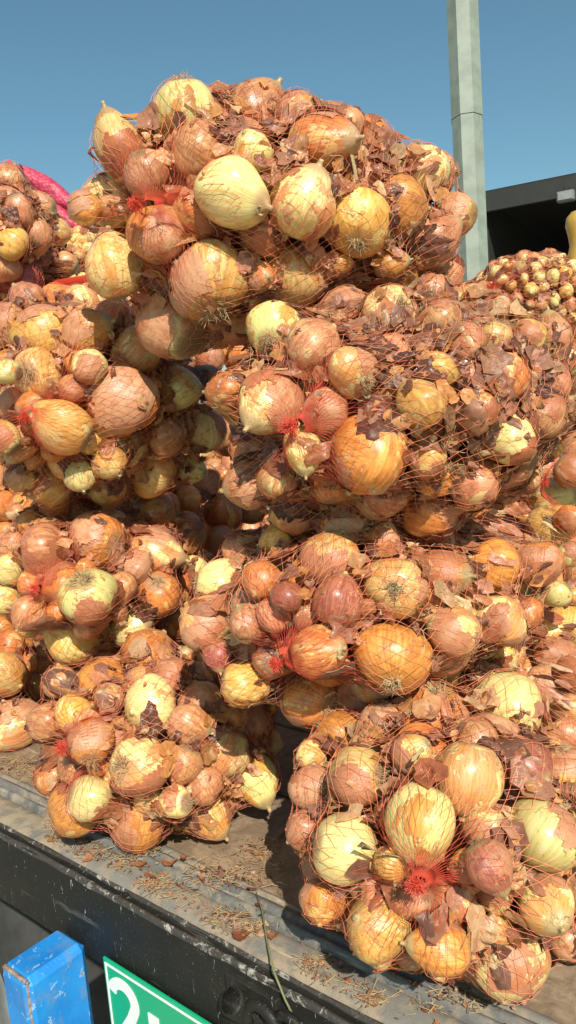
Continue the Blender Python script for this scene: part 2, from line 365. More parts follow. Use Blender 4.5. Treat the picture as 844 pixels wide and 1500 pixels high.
def wheel(c, axis, rad, wd, parent):
    e1 = Z; e2 = np.cross(axis, Z); n = 28
    def lathe(prof, nm, mat, par):
        V = []; F = []; m = len(prof)
        for k in range(n):
            a = 2*math.pi*k/n
            for r, x in prof: V.append(c+axis*x+(e1*math.cos(a)+e2*math.sin(a))*r)
        for k in range(n):
            for j in range(m-1): F.append([k*m+j, k*m+j+1, ((k+1) % n)*m+j+1, ((k+1) % n)*m+j])
        return obj(nm, recalc(mesh(nm, V, F, mat, True)), par)
    ty = lathe([(rad*.6, -wd/2), (rad*.92, -wd/2), (rad, -wd*.36), (rad, wd*.36), (rad*.92, wd/2), (rad*.6, wd/2)], 'tyre', TYRE, parent)
    lathe([(.01, -wd*.2), (rad*.3, -wd*.2), (rad*.35, -wd*.4), (rad*.61, -wd*.42), (rad*.61, wd*.42), (.01, wd*.3)], 'rim', RIM, ty)
for t_ in (-2.2, -1.2):
    for n_ in (.35, 2.05): wheel(np.array([*TP(t_, n_)[:2], .43]), nv, .43, .24, truck)
for n_ in (.9, 1.5): V, F = box_pts(TP(T0+TL/2, n_, -.20), tv, nv, Z, TL/2, .05, .085, .006); obj('chassis_rail', recalc(mesh('chassis_rail', V, F, BLACK, False)), truck)
for t_ in (-2.2, -1.2): V, F = box_pts(np.array([*TP(t_, 1.2)[:2], .43+.20]), tv, nv, Z, .05, .72, .20+.08, .01); obj('axle_housing', recalc(mesh('axle_housing', V, F, BLACK, False)), truck)
# blue bracket welded to the side beam
def blue_mat():
    m = M('chipped_blue_paint'); o = m.objc(); a = m.noise(o, 55, 5, .7, None, .6); b = m.noise(o, 14, 4, .6); g = m.n('ShaderNodeNewGeometry').outputs['Pointiness']
    cl = m.mix(m.ramp(b, .35, .65), (.006, .17, .50), (.012, .23, .60))
    cl = m.mix(m.ramp(a, .59, .63, 0, .75), cl, (.34, .45, .54)); cl = m.mix(m.ramp(m.math('ADD', m.math('MULTIPLY', a, .6), m.math('MULTIPLY', b, .4)), .61, .64, 0, .9), cl, (.16, .10, .075))
    g2 = m.noise(o, 30, 6, .75); cl = m.mix(m.ramp(g2, .5, .68, 0, .45), cl, (.20, .19, .16))
    return m.set(color=cl, rough=.5, normal=m.bump(a, .5, .002))
BLUE = blue_mat(); RUST = simple('rusty_edge', (.19, .11, .08), (.30, .27, .24), 120, .75, 0, .6, .002)
pl_z = BED-.085
q0 = onz(70, 1371, pl_z); q1 = onz(110, 1402, pl_z); q2 = onz(14, 1425, pl_z)
bt0 = (q0-EO)@tv-.008; bt1 = (q1-EO)@tv-.011; bout = max(.06, -((q2-EO)@nv))
BLc = TP((bt0+bt1)/2, -bout/2, -.085-.09)
bw = (bt1-bt0)/2
br = obj('blue_bracket', None, truck) if False else None
V, F = box_pts(BLc, tv, nv, Z, bw, bout/2-.001, .09, .009); brk = obj('stake_bracket', recalc(mesh('stake_bracket', V, F, BLUE, False)), truck); brk['label'] = 'chipped bright blue box bracket'
# worn rusty edges along the bracket's outer rim
Pr = []; Qr = []
top = -.085-.001
top = -.085-.0045
cn = [TP(bt0+.0055, -bout+.0055, top), TP(bt1-.0055, -bout+.0055, top)]
Pr += [cn[0], cn[0], cn[1]]; Qr += [cn[1], cn[0]-Z*.17, cn[1]-Z*.17]
V, F = sticks(np.array(Pr), np.array(Qr), .0035); obj('worn_rim', mesh('worn_rim', V, F, RUST), brk)
# green number plate on the beam
PN = -nv; POFF = EO-nv*.004
pl0 = onplane(153, 1400, POFF, nv); pl1 = onplane(310, 1501, POFF, nv)
pu = unit(pl1-pl0); pu = unit(np.array([pu[0], pu[1], 0])); pdn = -Z
def plq(u, v, out=0.): return pl0+pu*u+pdn*v+PN*out
PWd, PH = .34, .16
def paint(name, c, rough=.35):
    m = M(name); o = m.objc(); n = m.noise(o, 60, 5, .7); return m.set(color=m.mix(m.ramp(n, .62, .72, 0, .5), c, tuple(x*.55+.04 for x in c)), rough=rough, normal=m.bump(n, .1, .001))
GREEN = paint('plate_green', (.005, .34, .16)); WHITE = paint('plate_white', (.74, .76, .72))
V, F = box_pts(plq(PWd/2, PH/2, .001), pu, nv, Z, PWd/2, .0015, PH/2, .0005); plate = obj('number_plate', recalc(mesh('number_plate', V, F, GREEN, False)), truck); plate['label'] = 'green number plate with white border and digits'
def ribbon(path, wd, z, name, mat, parent):
    path = np.array(path); V = []; F = []; n = len(path)
    for i in range(n):
        d = path[min(i+1, n-1)]-path[max(i-1, 0)]; d = d/np.linalg.norm(d); s = np.array([-d[1], d[0]])*wd/2
        for sgn in (-1, 1):
            p = path[i]+s*sgn; V += [plq(p[0], p[1], z), plq(p[0], p[1], z-.0012)]
    for i in range(n-1):
        a, b = 4*i, 4*i+4; F += [[a, b, b+2, a+2], [a+1, a+3, b+3, b+1], [a, a+1, b+1, b], [a+2, b+2, b+3, a+3]]
    F += [[0, 2, 3, 1], [4*n-4, 4*n-3, 4*n-1, 4*n-2]]
    return obj(name, recalc(mesh(name, V, F, mat, False)), parent)
for a, b in (((.0035, .006), (PWd-.0035, .006)), ((.0035, PH-.006), (PWd-.0035, PH-.006))): ribbon([a, b], .0022, .0036, 'border', WHITE, plate)
for x in (.0048, PWd-.0048): ribbon([(x, .0072), (x, PH-.0072)], .0022, .0036, 'border', WHITE, plate)
two = [(.0225+.021*math.cos(a), .038-.019*math.sin(a)) for a in np.linspace(R(172), R(-28), 18)]
two = [(x+.011, y+.003) for x, y in two]+[(.045, .063), (.031, .082), (.023, .096)]
ribbon(two, .0145, .0037, 'digit', WHITE, plate)
ribbon([(.017, .102), (.061, .102)], .0145, .0041, 'digit_foot', WHITE, plate)
ribbon([(.088, .036), (.088, .109)], .018, .0037, 'digit', WHITE, plate)
# tube stub and hook on the beam
def tube(path, rad, mat, name, parent, n=14, hollow=0., cap=True):
    path = [np.asarray(p, float) for p in path]; V = []; F = []
    rr = [rad]*len(path) if np.isscalar(rad) else rad
    u_ = None
    for i, p in enumerate(path):
        d = unit(path[min(i+1, len(path)-1)]-path[max(i-1, 0)])
        if u_ is None: u_ = unit(np.cross(d, X if abs(d[0]) < .8 else Y))
        else: u_ = unit(u_-d*(u_@d))
        w_ = np.cross(d, u_)
        for k in range(n): a = 2*math.pi*k/n; V.append(p+(u_*math.cos(a)+w_*math.sin(a))*rr[i])
    m = len(path)
    for i in range(m-1):
        for k in range(n): F.append([i*n+k, i*n+(k+1) % n, (i+1)*n+(k+1) % n, (i+1)*n+k])
    if cap: F += [list(range(n))[::-1], list(range((m-1)*n, m*n))]
    return obj(name, recalc(mesh(name, V, F, mat, True)), parent)
pc = onplane(338, 1466, EO-nv*.03, nv)
pax = unit(Z*.74-nv*.62-tv*.05)
pr = .0135
pipe = tube([pc-pax*.10, pc-pax*.003, pc, pc, pc-pax*.003, pc-pax*.016], [pr, pr, pr*.97, pr*.84, pr*.81, pr*.80], BLACK, 'pipe_stub', truck, 20, cap=False)
tube([pc-pax*.013, pc-pax*.0125], [pr*.79, pr*.79], DUST, 'packed_dirt', pipe, 20)
hc = onplane(384, 1497, EO-nv*.022, nv)
tube([hc+tv*(.020*math.cos(a))+Z*(.020*math.sin(a)-.004) for a in np.linspace(R(200), R(-30), 14)], .0055, BLACK, 'hook', truck, 10)
hc2 = onplane(425, 1512, EO-nv*.018, nv)
tube([hc2+tv*(.016*math.cos(a))+Z*(.016*math.sin(a)) for a in np.linspace(R(190), R(-10), 12)], .005, BLACK, 'hook', truck, 10)
V, F = box_pts(onplane(372, 1475, EO-nv*.003, nv)-Z*.02, tv, nv, Z, .035, .004, .045, .0015); obj('mount_plate', recalc(mesh('mount_plate', V, F, BLACK, False)), truck)
# ------------------------------------------------------------------ onion prototypes
def onion_profile(asp, neck, nr, rows=24):
    pts = []
    for i in range(rows+1):
        a = -math.pi/2+math.pi*i/rows*.965
        r = math.cos(a); z = math.sin(a)
        if z > .2: r = r*(1-.10*((z-.2)/.8)**1.5)
        if z > .55: z = z+.20*((z-.55)/.45)**2*neck
        if z < -.86: z = -.86+(z+.86)*.45
        pts.append((max(r, .02), z*asp))
    zt = pts[-1][1]; pts[-1] = (max(pts[-1][0], nr), zt)
    for k in range(1, 4): pts.append((nr*(1-.12*k+.1*(k == 3)), zt+neck*.07*k))
    pts.append((.01, zt+neck*.21))
    return pts
def onion_shape(kind, seg, rows, seed):
    rg = np.random.default_rng(seed)
    asp, neck, nr = [(.92, .5, .10), (1.0, .6, .11), (1.08, .8, .10), (.98, .4, .12), (1.18, .9, .10), (.86, .4, .12)][kind]
    pts = onion_profile(asp, neck, nr, rows); m = len(pts)
    ph = rg.uniform(0, 6.28, 6); V = []
    for k in range(seg):
        a = 2*math.pi*k/seg
        for r, z in pts:
            f = 1+.055*math.sin(2*a+ph[0]+z)+.036*math.sin(3*a+ph[1]-1.5*z)+.018*math.sin(5*a+ph[2]+2*z)
            f += (.0045*math.cos(13*a+ph[4]) if seg > 30 else 0)
            V.append((r*f*math.cos(a)+.05*z*math.sin(ph[3]), r*f*math.sin(a)+.03*z*z, z))
    F = [[k*m+j, ((k+1) % seg)*m+j, ((k+1) % seg)*m+j+1, k*m+j+1] for k in range(seg) for j in range(m-1)]
    V = np.array(V); V /= max(1.0, .5*(asp+1))
    return V, np.array(F)
def addattr(me, name, typ, data):
    at_ = me.attributes.new(name, typ, 'POINT'); k = {'FLOAT_VECTOR': 'vector', 'FLOAT': 'value', 'FLOAT_COLOR': 'color'}[typ]
    at_.data.foreach_set(k, np.asarray(data, np.float32).ravel())
PROTO = {}
for k in range(6):
    V, F = onion_shape(k, 40, 24, 100+k)
    for t in TYPES:
        me = mesh('onion_'+t, V, F, OM[t]); addattr(me, 'loc', 'FLOAT_VECTOR', V); PROTO[t, k] = me
LOW = [onion_shape(k, 16, 10, 100+k) for k in range(6)]
def peel_mat():
    m = M('peeling_skin'); loc = m.n('ShaderNodeAttribute', attribute_name='loc').outputs['Vector']; rnd = m.n('ShaderNodeObjectInfo').outputs['Random']
    W = m.math('MULTIPLY', rnd, 43.); mp = m.n('ShaderNodeMapping'); mp.inputs['Scale'].default_value = (9, 9, 1.2); m.l(loc, mp.inputs[0])
    v = m.noise(mp.outputs[0], 1.6, 4, .65, W); n = m.noise(loc, 2.5, 5, .65, W, .6); f = m.noise(loc, 14, 3, .6, W)
    a = m.mix(m.ramp(rnd, .0, 1.), (.52, .175, .07), (.58, .28, .155)); b = m.mix(m.ramp(m.math('FRACT', m.math('MULTIPLY', rnd, 7.7)), 0, 1), (.38, .115, .05), (.68, .38, .20))
    c = m.mix(m.ramp(n, .36, .64), a, b); c = m.mix(m.ramp(v, .5, .7, 0, .55), c, (.22, .08, .035)); c = m.mix(m.ramp(f, .6, .72, 0, .5), c, (.66, .45, .25)); c = m.mix(m.ramp(n, .66, .72, 0, .8), c, (.10, .05, .032))
    m.set(color=c, rough=m.ramp(n, .3, .7, .25, .5), normal=m.bump(m.math('ADD', v, m.math('MULTIPLY', f, .5)), .7, .0012), spec=.5)
    tr = thin(m, .2); m.l(c, tr.inputs[0]); return m.m
PEEL = peel_mat()
def peel_proto(kind, seed):
    '''a torn sheet of skin still clinging to the bulb: faces of the bulb's own surface, lifted and curled at the tear'''
    rg = np.random.default_rng(seed); SG, RW = 72, 42
    V, F = onion_shape(kind, SG, RW, 100+kind)
    d = V/np.linalg.norm(V, axis=1, keepdims=True)
    f = np.zeros(len(V)); dm = d*np.array([1.2, 1.2, .5])
    for o in range(6):
        for q in range(4):
            kx = unit(rg.normal(size=3))*1.5*1.9**o; f += np.sin(dm@kx*1.6+rg.uniform(0, 6.28))*.62**o
    f += rg.normal(0, .12, len(V)); c = unit(rg.normal(size=3)*np.array([1, 1, .5])); cov = rg.uniform(.25, .85)
    f = f*.42+(d@c-cov)*3.2; f[V[:, 2] > .93] = -9; f[V[:, 2] < -.8] = -9
    keep = (f[F] > 0).all(1); F = F[keep]
    if len(F) < 30: return None
    lab_ = np.arange(len(V))                      # keep one connected sheet
    for it in range(400):
        mn = lab_[F].min(1); new = lab_.copy()
        for c_ in range(4): np.minimum.at(new, F[:, c_], mn)
        if (new == lab_).all(): break
        lab_ = new
    fl_ = lab_[F[:, 0]]; F = F[fl_ == np.bincount(fl_).argmax()]
    if len(F) < 30: return None
    lift = .012+.055*np.exp(-np.maximum(f, 0)*3.2)*np.clip(rg.normal(.35, .6)+np.sin(d@rg.normal(size=3)*5), 0, 1.3)
    P = V*(1+lift)[:, None]+rg.normal(0, .004, V.shape)
    used = np.unique(F); mp = -np.ones(len(V), int); mp[used] = np.arange(len(used))
    me = mesh('peeling_skin', P[used], mp[F], PEEL); addattr(me, 'loc', 'FLOAT_VECTOR', V[used]); return me
PEELS = {k: [m_ for m_ in (peel_proto(k, 500+k*20+j) for j in range(7)) if m_] for k in range(6)}
def hair_proto(seed, n, spread, length):
    rg = np.random.default_rng(seed); P = []; Q = []; ra = []; rb = []
    for i in range(n):
        a = rg.uniform(0, 6.28); r_ = rg.uniform(0, .16); p = np.array([r_*math.cos(a), r_*math.sin(a), -.02])
        d = unit(np.array([math.cos(a)*spread*rg.uniform(.2, 1.5), math.sin(a)*spread*rg.uniform(.2, 1.5), -1])+rg.normal(0, .35, 3))
        L = length*rg.uniform(.5, 1.4)
        for s in range(4):
            q = p+d*L/4; P.append(p); Q.append(q); ra.append(.016*(1-s*.2)); rb.append(.016*(1-(s+1)*.2)); p = q; d = unit(d+rg.normal(0, .45, 3))
    V, F = sticks(np.array(P), np.array(Q), np.array(ra), np.array(rb))
    V2 = []; n2 = 9
    for z, r in ((.06, .20), (-.04, .17), (-.07, .05)):
        for k in range(n2): V2.append((r*math.cos(6.283*k/n2)*rg.uniform(.85, 1.15), r*math.sin(6.283*k/n2)*rg.uniform(.85, 1.15), z))
    F2 = [[j*n2+k, j*n2+(k+1) % n2, (j+1)*n2+(k+1) % n2, (j+1)*n2+k] for j in range(2) for k in range(n2)]
    V, F = join([(V, F), (np.array(V2), np.array(F2))])
    return mesh('root_tuft', V, F, ROOT)
HAIR = [hair_proto(1, 40, .8, .45), hair_proto(2, 60, .9, .34), hair_proto(3, 30, 1.2, .5), hair_proto(4, 80, .7, .26)]
def neck_proto(seed):
    rg = np.random.default_rng(seed); V = []; n = 10; m = 7; bend = rg.normal(0, .10, 2)
    for j in range(m):
        z = -.12+j*.042; r = .15-.075*min(j, 4)/4+.03*(j >= 5)
        for k in range(n):
            a = 6.283*k/n; f = r*(1+.25*math.sin(3*a+j*.6)+rg.normal(0, .1)); V.append((f*math.cos(a)+bend[0]*j*j*.12, f*math.sin(a)+bend[1]*j*j*.12, z+(rg.normal(0, .07) if j == m-1 else 0)))
    F = [[j*n+k, j*n+(k+1) % n, (j+1)*n+(k+1) % n, (j+1)*n+k] for j in range(m-1) for k in range(n)]
    return mesh('dried_neck', V, np.array(F), NECKM)
NECK = [neck_proto(s) for s in range(4)]
# ------------------------------------------------------------------ sacks: centre (camera-relative), half sizes, yaw, pitch, knot pixel
# onions: x, y, diameter in photo pixels, kind, then optionally 'r' (root) or 'n' (neck) with its place on the visible disc; 'd' pushes it deeper
S = {}
def sack(key, c, L, Wd, H, yaw, pit, knot, label, onions, fill=70, cell=.015, flakes=170, rmin=.021, rmax=.036, kinds='yccbbbhhc', main=True, skindark=0.):
    S[key] = dict(c=np.array(c)+C0, L=L, W=Wd, H=H, yaw=yaw, pit=pit, knot=knot, label=label, on=onions, fill=fill, cell=cell, flakes=flakes, rmin=rmin, rmax=rmax, kinds=kinds, main=main, skindark=skindark)
sack('A', (.029, 1.043, .212), .260, .176, .160, .579, -.059, (200, 300), 'bulging net sack of onions on top of the pile against the sky', [
 (270,167,98,'p','r',-.1,-.93),(375,172,95,'b'),(340,285,106,'p','n',.85,.3),(178,220,90,'y'),(160,294,80,'h'),(168,392,95,'y'),(230,345,85,'c','d'),(306,412,114,'y','r',.2,.9),
 (256,472,108,'h'),(347,472,76,'c','d'),(443,300,100,'h'),(432,402,106,'y'),(471,210,98,'c','n',.75,-.1),(542,214,76,'c','n',-.5,-.6),(613,253,84,'p'),(524,325,98,'y','r',0,.8),
 (585,303,76,'c'),(631,354,76,'b'),(666,315,60,'y'),(570,386,50,'c'),(648,400,60,'b'),(125,306,48,'c'),(370,222,56,'p','d'),(435,168,66,'b'),(505,190,60,'b','d'),(642,255,58,'b','d'),
 (290,222,78,'b','d'),(215,255,68,'b','d'),(500,400,60,'c','d'),(385,345,70,'b','d'),(322,150,50,'b','d'),(560,450,60,'b','d'),(410,470,60,'c','d')], fill=95, flakes=420)
sack('B', (.148, .938, -.029), .249, .191, .150, .864, -.009, (425, 625), 'wide net sack full of flaky brown skins right under the topmost sack', [
 (403,482,76,'p','r',-.2,.5),(460,510,80,'b'),(396,590,95,'h'),(336,575,64,'c'),(517,545,80,'h','r',.55,.45),(446,663,58,'p','n',.05,.95),(541,663,124,'c'),(506,755,100,'c'),
 (407,702,62,'h'),(364,708,66,'b'),(428,748,62,'c'),(572,460,84,'h','r',.4,-.3),(617,594,78,'y'),(699,603,58,'c'),(736,553,74,'c'),(747,643,80,'p'),(643,475,74,'b'),(685,503,60,'b'),
 (725,496,55,'y'),(729,453,50,'b'),(771,496,55,'y'),(810,494,60,'b'),(825,528,60,'p'),(683,553,50,'b','d'),(640,545,60,'y','d'),(626,672,62,'y','d'),(633,741,102,'c'),(690,705,84,'b','d'),
 (790,610,72,'b','d'),(800,560,66,'b','d'),(838,600,60,'b','d'),(505,455,66,'b','d'),(632,434,60,'b','d'),(480,600,60,'b','d'),(690,440,50,'h','d')], fill=95, flakes=760, skindark=.35)
sack('C', (-.27, 1.183, .025), .22, .165, .153, 1.291, .05, (35, 610), 'net onion sack with its red knot facing the truck edge, below the red bar', [
 (55,548,74,'y','r',-.4,0),(92,625,86,'y'),(180,588,104,'c'),(65,488,76,'y'),(128,487,70,'c'),(160,476,66,'c','d'),(132,537,52,'p','n',-.8,-.6),(200,515,70,'h'),(258,569,66,'p'),
 (294,628,74,'h'),(117,697,46,'p','n',.25,.9),(75,712,64,'y'),(30,700,46,'y'),(160,677,48,'y','n',.6,.75),(160,715,54,'y'),(228,685,84,'y'),(280,687,40,'p','n',.9,.3),(240,640,60,'b','d'),
 (25,590,60,'b','d'),(10,545,42,'p'),(5,640,50,'y'),(30,650,48,'b','d'),(10,475,60,'b'),(115,446,55,'h'),(150,442,58,'p','n',-.9,-.1),(305,560,50,'b','d'),(40,440,50,'b')], fill=85, flakes=220)
sack('D', (-.29, 1.22, -.251), .228, .148, .124, 1.358, -.105, (45, 865), 'net onion sack with a loose bright red knot, third from the top', [
 (142,792,86,'c'),(64,807,80,'b'),(130,874,82,'p','r',-.25,-.6),(226,753,62,'c'),(274,782,56,'c'),(227,807,70,'h'),(195,831,46,'b'),(233,870,64,'c','r',-.1,-.6),(192,917,62,'p'),
 (256,910,56,'c','n',.2,-.3),(107,936,84,'y','n',-.85,-.45),(46,768,44,'c'),(14,835,46,'p'),(5,880,42,'p'),(43,899,52,'b'),(80,738,46,'c'),(112,746,46,'b'),(15,800,46,'b'),(284,835,46,'p','r',0,.8),(175,860,50,'b','d')], fill=80, flakes=170)
sack('E', (.096, .940, -.252), .244, .196, .130, .885, -.091, (405, 975), 'long net onion sack with a purple onion and a splayed red knot', [
 (326,860,78,'p'),(383,850,60,'c'),(303,913,76,'h'),(406,790,46,'y'),(485,821,88,'y'),(495,881,74,'v'),(580,860,96,'y','r',-.05,.05),(467,953,86,'c','n',.7,-.1),(576,963,110,'c','r',0,.72),
 (453,1024,82,'c','r',.75,.2),(357,1002,66,'y'),(527,1024,76,'y'),(647,842,82,'c','n',.8,0),(722,828,80,'c'),(789,824,70,'c'),(665,927,74,'h'),(732,908,76,'h'),(421,874,46,'v'),(403,900,50,'b','d'),
 (364,913,56,'b','d'),(320,960,42,'v'),(560,792,50,'b','d'),(640,790,50,'b','d'),(350,803,50,'b','d'),(620,890,60,'b','d'),(690,790,50,'b','d')], fill=80, flakes=420)
sack('F', (-.194, 1.028, -.438), .171, .162, .124, .616, -.086, (90, 1095), 'small net onion sack standing alone on the truck floor by the edge', [
 (151,1003,80,'c'),(220,1033,88,'p'),(133,1086,64,'c','r',0,.72),(204,1122,92,'h','r',-.52,.05),(131,1168,66,'p'),(257,1175,52,'p','r',.7,0),(218,962,76,'c'),(107,1047,56,'y'),(69,1058,56,'b'),
 (80,1135,58,'c'),(108,1186,72,'c'),(203,1205,76,'c'),(306,1195,62,'y'),(325,1100,78,'h'),(373,1138,74,'p','n',.4,.8),(275,1060,56,'b','d'),(300,1150,52,'b','d'),(88,1000,52,'b'),(250,990,50,'b','d')], fill=65, flakes=170)
sack('G', (.141, .735, -.427), .181, .161, .134, 1.113, -.102, (610, 1300), 'big net onion sack at the truck edge with a bristling red knot low down', [
 (633,1048,104,'c','r',.2,-.8),(743,1037,112,'p'),(526,1137,92,'y','r',.85,-.1),(686,1137,100,'h'),(771,1122,74,'v'),(832,1129,82,'y'),(604,1105,60,'y','n',.6,-.4),(616,1203,114,'p','n',-.35,.9),
 (505,1243,106,'p'),(800,1222,116,'p'),(458,1153,62,'b'),(497,1080,76,'c'),(553,1357,96,'y'),(474,1320,66,'c'),(647,1390,82,'c'),(742,1404,112,'h'),(800,1326,86,'h','n',.25,.45),(716,1268,66,'v'),
 (683,1268,50,'y','d'),(574,1263,52,'y','d'),(660,1322,84,'b','d'),(448,1215,56,'b'),(830,1375,60,'b'),(700,1085,60,'b','d'),(560,1060,60,'b','d'),(455,1108,46,'y'),(745,1190,60,'b','d')], fill=70, flakes=240)
sack('H', (-.634, 1.842, .40), .229, .188, .150, 1.973, .10, (25, 432), 'dirty dark net onion sack high up beside the stack of red sacks', [
 (14,263,50,'b'),(12,298,52,'h'),(30,310,44,'b'),(57,306,46,'b'),(19,358,46,'y'),(84,340,40,'h'),(55,345,44,'b'),(78,396,46,'c'),(33,408,58,'v'),(8,392,46,'b'),(62,425,40,'b'),(95,385,36,'b')], fill=80, flakes=330, cell=.018, skindark=.6, kinds='bbbvhc')
sack('I', (-.632, 1.387, -.437), .202, .167, .125, 1.719, -.041, (-90, 1010), 'net onion sack on the truck floor cut off behind its small neighbour', [
 (7,987,66,'y'),(18,1061,82,'h'),(46,1004,38,'p'),(14,944,46,'c'),(2,920,42,'c'),(57,965,46,'b'),(50,1040,40,'b','d')], fill=70, flakes=90)
def rel(t, n, z): return TP(t, n, z)-C0
yn = math.atan2(nv[1], nv[0])
sack('K', rel(-.20, .70, .42), .23, .19, .13, yn, 0, (800, 705), 'net onion sack wedged in the second row behind the wide flaky sack', [
 (810,770,68,'y','r',-.1,-.3),(807,728,60,'p','n',.9,-.1),(817,870,42,'p'),(836,812,40,'p'),(838,690,50,'b'),(835,760,40,'c')], fill=80, flakes=200, cell=.018)
sack('M', rel(-.12, .58, .16), .23, .20, .15, yn, 0, (730, 960), 'net onion sack of the second row peeping out above the big edge sack', [
 (807,936,62,'p'),(832,915,62,'y'),(700,985,62,'p'),(812,962,60,'c'),(838,1040,52,'b'),(760,940,52,'b','d'),(800,1002,54,'b'),(840,988,52,'h'),(830,1075,48,'b'),(772,985,46,'c'),(735,975,44,'y')], fill=80, flakes=200, cell=.018)
sack('P', rel(-.74, .49, .66), .22, .19, .17, yn, 0, (290, 600), 'upper shaded net onion sack in the second row under the topmost sack', [
 (305,525,52,'c'),(330,590,50,'b'),(352,515,56,'c'),(330,640,54,'b'),(375,530,50,'c'),(300,465,60,'c')], fill=95, flakes=60, cell=.018)
sack('Q', rel(-.75, .49, .37), .22, .18, .13, yn, 0, (310, 800), 'middle shaded net onion sack in the second row beside the long sack', [
 (325,750,54,'c','n',.05,-.95),(272,735,54,'c'),(366,742,48,'b'),(302,705,44,'c'),(322,790,42,'b')], fill=95, flakes=60, cell=.018)
sack('R', rel(-.70, .52, .13), .22, .18, .13, yn, 0, (360, 1090), 'shaded net onion sack of the second row lying on the truck floor', [
 (290,972,54,'c'),(338,1025,80,'c'),(396,1070,62,'c'),(255,955,50,'b')], fill=95, flakes=40, cell=.018)
pj = at(778, 446, 2.6)-C0
sack('J', pj, .26, .23, .18, yn, 0, (718, 425), 'distant net sack of small pale onions beside the lamp pole', [], fill=260, rmin=.013, rmax=.026, kinds='ppyyhhbbc', flakes=520, skindark=.3, cell=.02, main=False)
pw = at(128, 392, 2.6)-C0
sack('U', pw, .20, .15, .13, yn, 0, (60, 420), 'distant net sack of small pale onions seen through the gap over the red bar', [], fill=130, rmin=.014, rmax=.022, kinds='pppyy', flakes=40, cell=.02, main=False)

def frame(s):
    y_, p_ = s['yaw'], s['pit']
    n = np.array([math.cos(y_)*math.cos(p_), math.sin(y_)*math.cos(p_), math.sin(p_)]); t = np.array([math.sin(y_), -math.cos(y_), 0.]); k = np.cross(t, n)
    if k[2] < 0: k = -k
    return np.array([n, t, k])
ON = []     # pos, r, kind, sack, axis, flag, hand-placed
for key, s in S.items():
    A = frame(s); s['A'] = A; s['h'] = np.array([s['L'], s['W'], s['H']])
    for o in s['on']:
        x, y, d, kd = o[:4]; d = d*(1.05 if d < 80 else 1.0); rest = list(o[4:]); deep = 'd' in rest[:1]
        dr = ray(x, y); z = (s['c']-C0)@fw-.1
        for it in range(4):
            r = d*z/FPX/2
            hh = np.maximum(s['h']-r*.92, .02)
            a = A@dr/hh; b = A@(C0-s['c'])/hh
            qa, qb, qc = a@a, 2*a@b, b@b-1
            D = qb*qb-4*qa*qc
            z = (-qb-math.sqrt(max(D, 0)))/(2*qa)
        if deep: z += .022
        r = d*z/FPX/2
        ax = None; flag = None
        if len(rest) >= 3:
            flag = rest[0]; dx, dy = rest[1:3]; v = rt*dx-up*dy-unit(dr)*math.sqrt(max(0, 1-dx*dx-dy*dy)); ax = v if flag == 'n' else -v
        else:
            v = rng.normal(size=3); v -= unit(dr)*(v@unit(dr))*.7; ax = v
        ON.append(dict(ray=dr, z=z, r=r, k=kd, s=key, ax=unit(ax), flag=flag, hand=True))
nH = len(ON)
rays = np.array([o['ray'] for o in ON]); zz = np.array([o['z'] for o in ON]); dpx = np.array([o['r']/o['z'] for o in ON]); z00 = zz.copy()
for it in range(80):      # push overlapping onions back along their own line until they just touch
    P = C0+rays*zz[:, None]; rr = dpx*zz
    D = np.linalg.norm(P[:, None]-P[None], axis=2); ov = .90*(rr[:, None]+rr[None])-D; np.fill_diagonal(ov, -1)
    I, J = np.where(ov > .0005)
    mv = np.zeros(nH)
    for i, j in zip(I, J):
        if i < j:
            b = i if zz[i] > zz[j] else j
            mv[b] = max(mv[b], ov[i, j]*.35)
    zz = np.minimum(zz+mv, z00+.075)
for i, o in enumerate(ON): o['p'] = C0+o['ray']*zz[i]; o['r'] = dpx[i]*zz[i]
PP = np.array([o['p'] for o in ON]); RR = np.array([o['r'] for o in ON])
for key, s in S.items():
    A, h = s['A'], s['h']
    kp = s['knot']; dr = ray(*kp); a = A@dr/h; b = A@(C0-s['c'])/h
    qa, qb, qc = a@a, 2*a@b, b@b-1; D = qb*qb-4*qa*qc
    kz = (-qb-math.sqrt(max(D, 0)))/(2*qa); s['K'] = C0+dr*kz
    got = 0
    ki = s['K']-unit(s['K']-s['c'])*.082      # one lies right behind the knot
    if s['main'] and not (np.linalg.norm(PP-ki, axis=1) < .75*(RR+.03)).any():
        ON.append(dict(p=ki, r=.03, k='c', s=key, ax=unit(rng.normal(size=3)), flag=None, hand=False)); PP = np.vstack([PP, ki]); RR = np.append(RR, .03)
    for tr in range(6000):
        if got >= s['fill']: break
        r = s['rmax']+(s['rmin']*.72-s['rmax'])*min(1, tr/5200)**.8
        v = unit(rng.normal(size=3))*rng.uniform(.45, 1)**.22
        p = s['c']+A.T@(v*(h-r*1.02))
        g = A.T@(A@(p-s['c'])/h**2)
        if len(s['on']) > 11 and -unit(g)@unit(p-C0) > .0: p = s['c']+A.T@(v*.86*(h-r))
        if np.linalg.norm(p-s['K']) < r+.028: continue
        if (np.linalg.norm(PP-p, axis=1) < .86*(RR+r)).any(): continue
        ON.append(dict(p=p, r=r, k=s['kinds'][rng.integers(len(s['kinds']))], s=key, ax=unit(rng.normal(size=3)), flag=None, hand=False))
        PP = np.vstack([PP, p]); RR = np.append(RR, r); got += 1
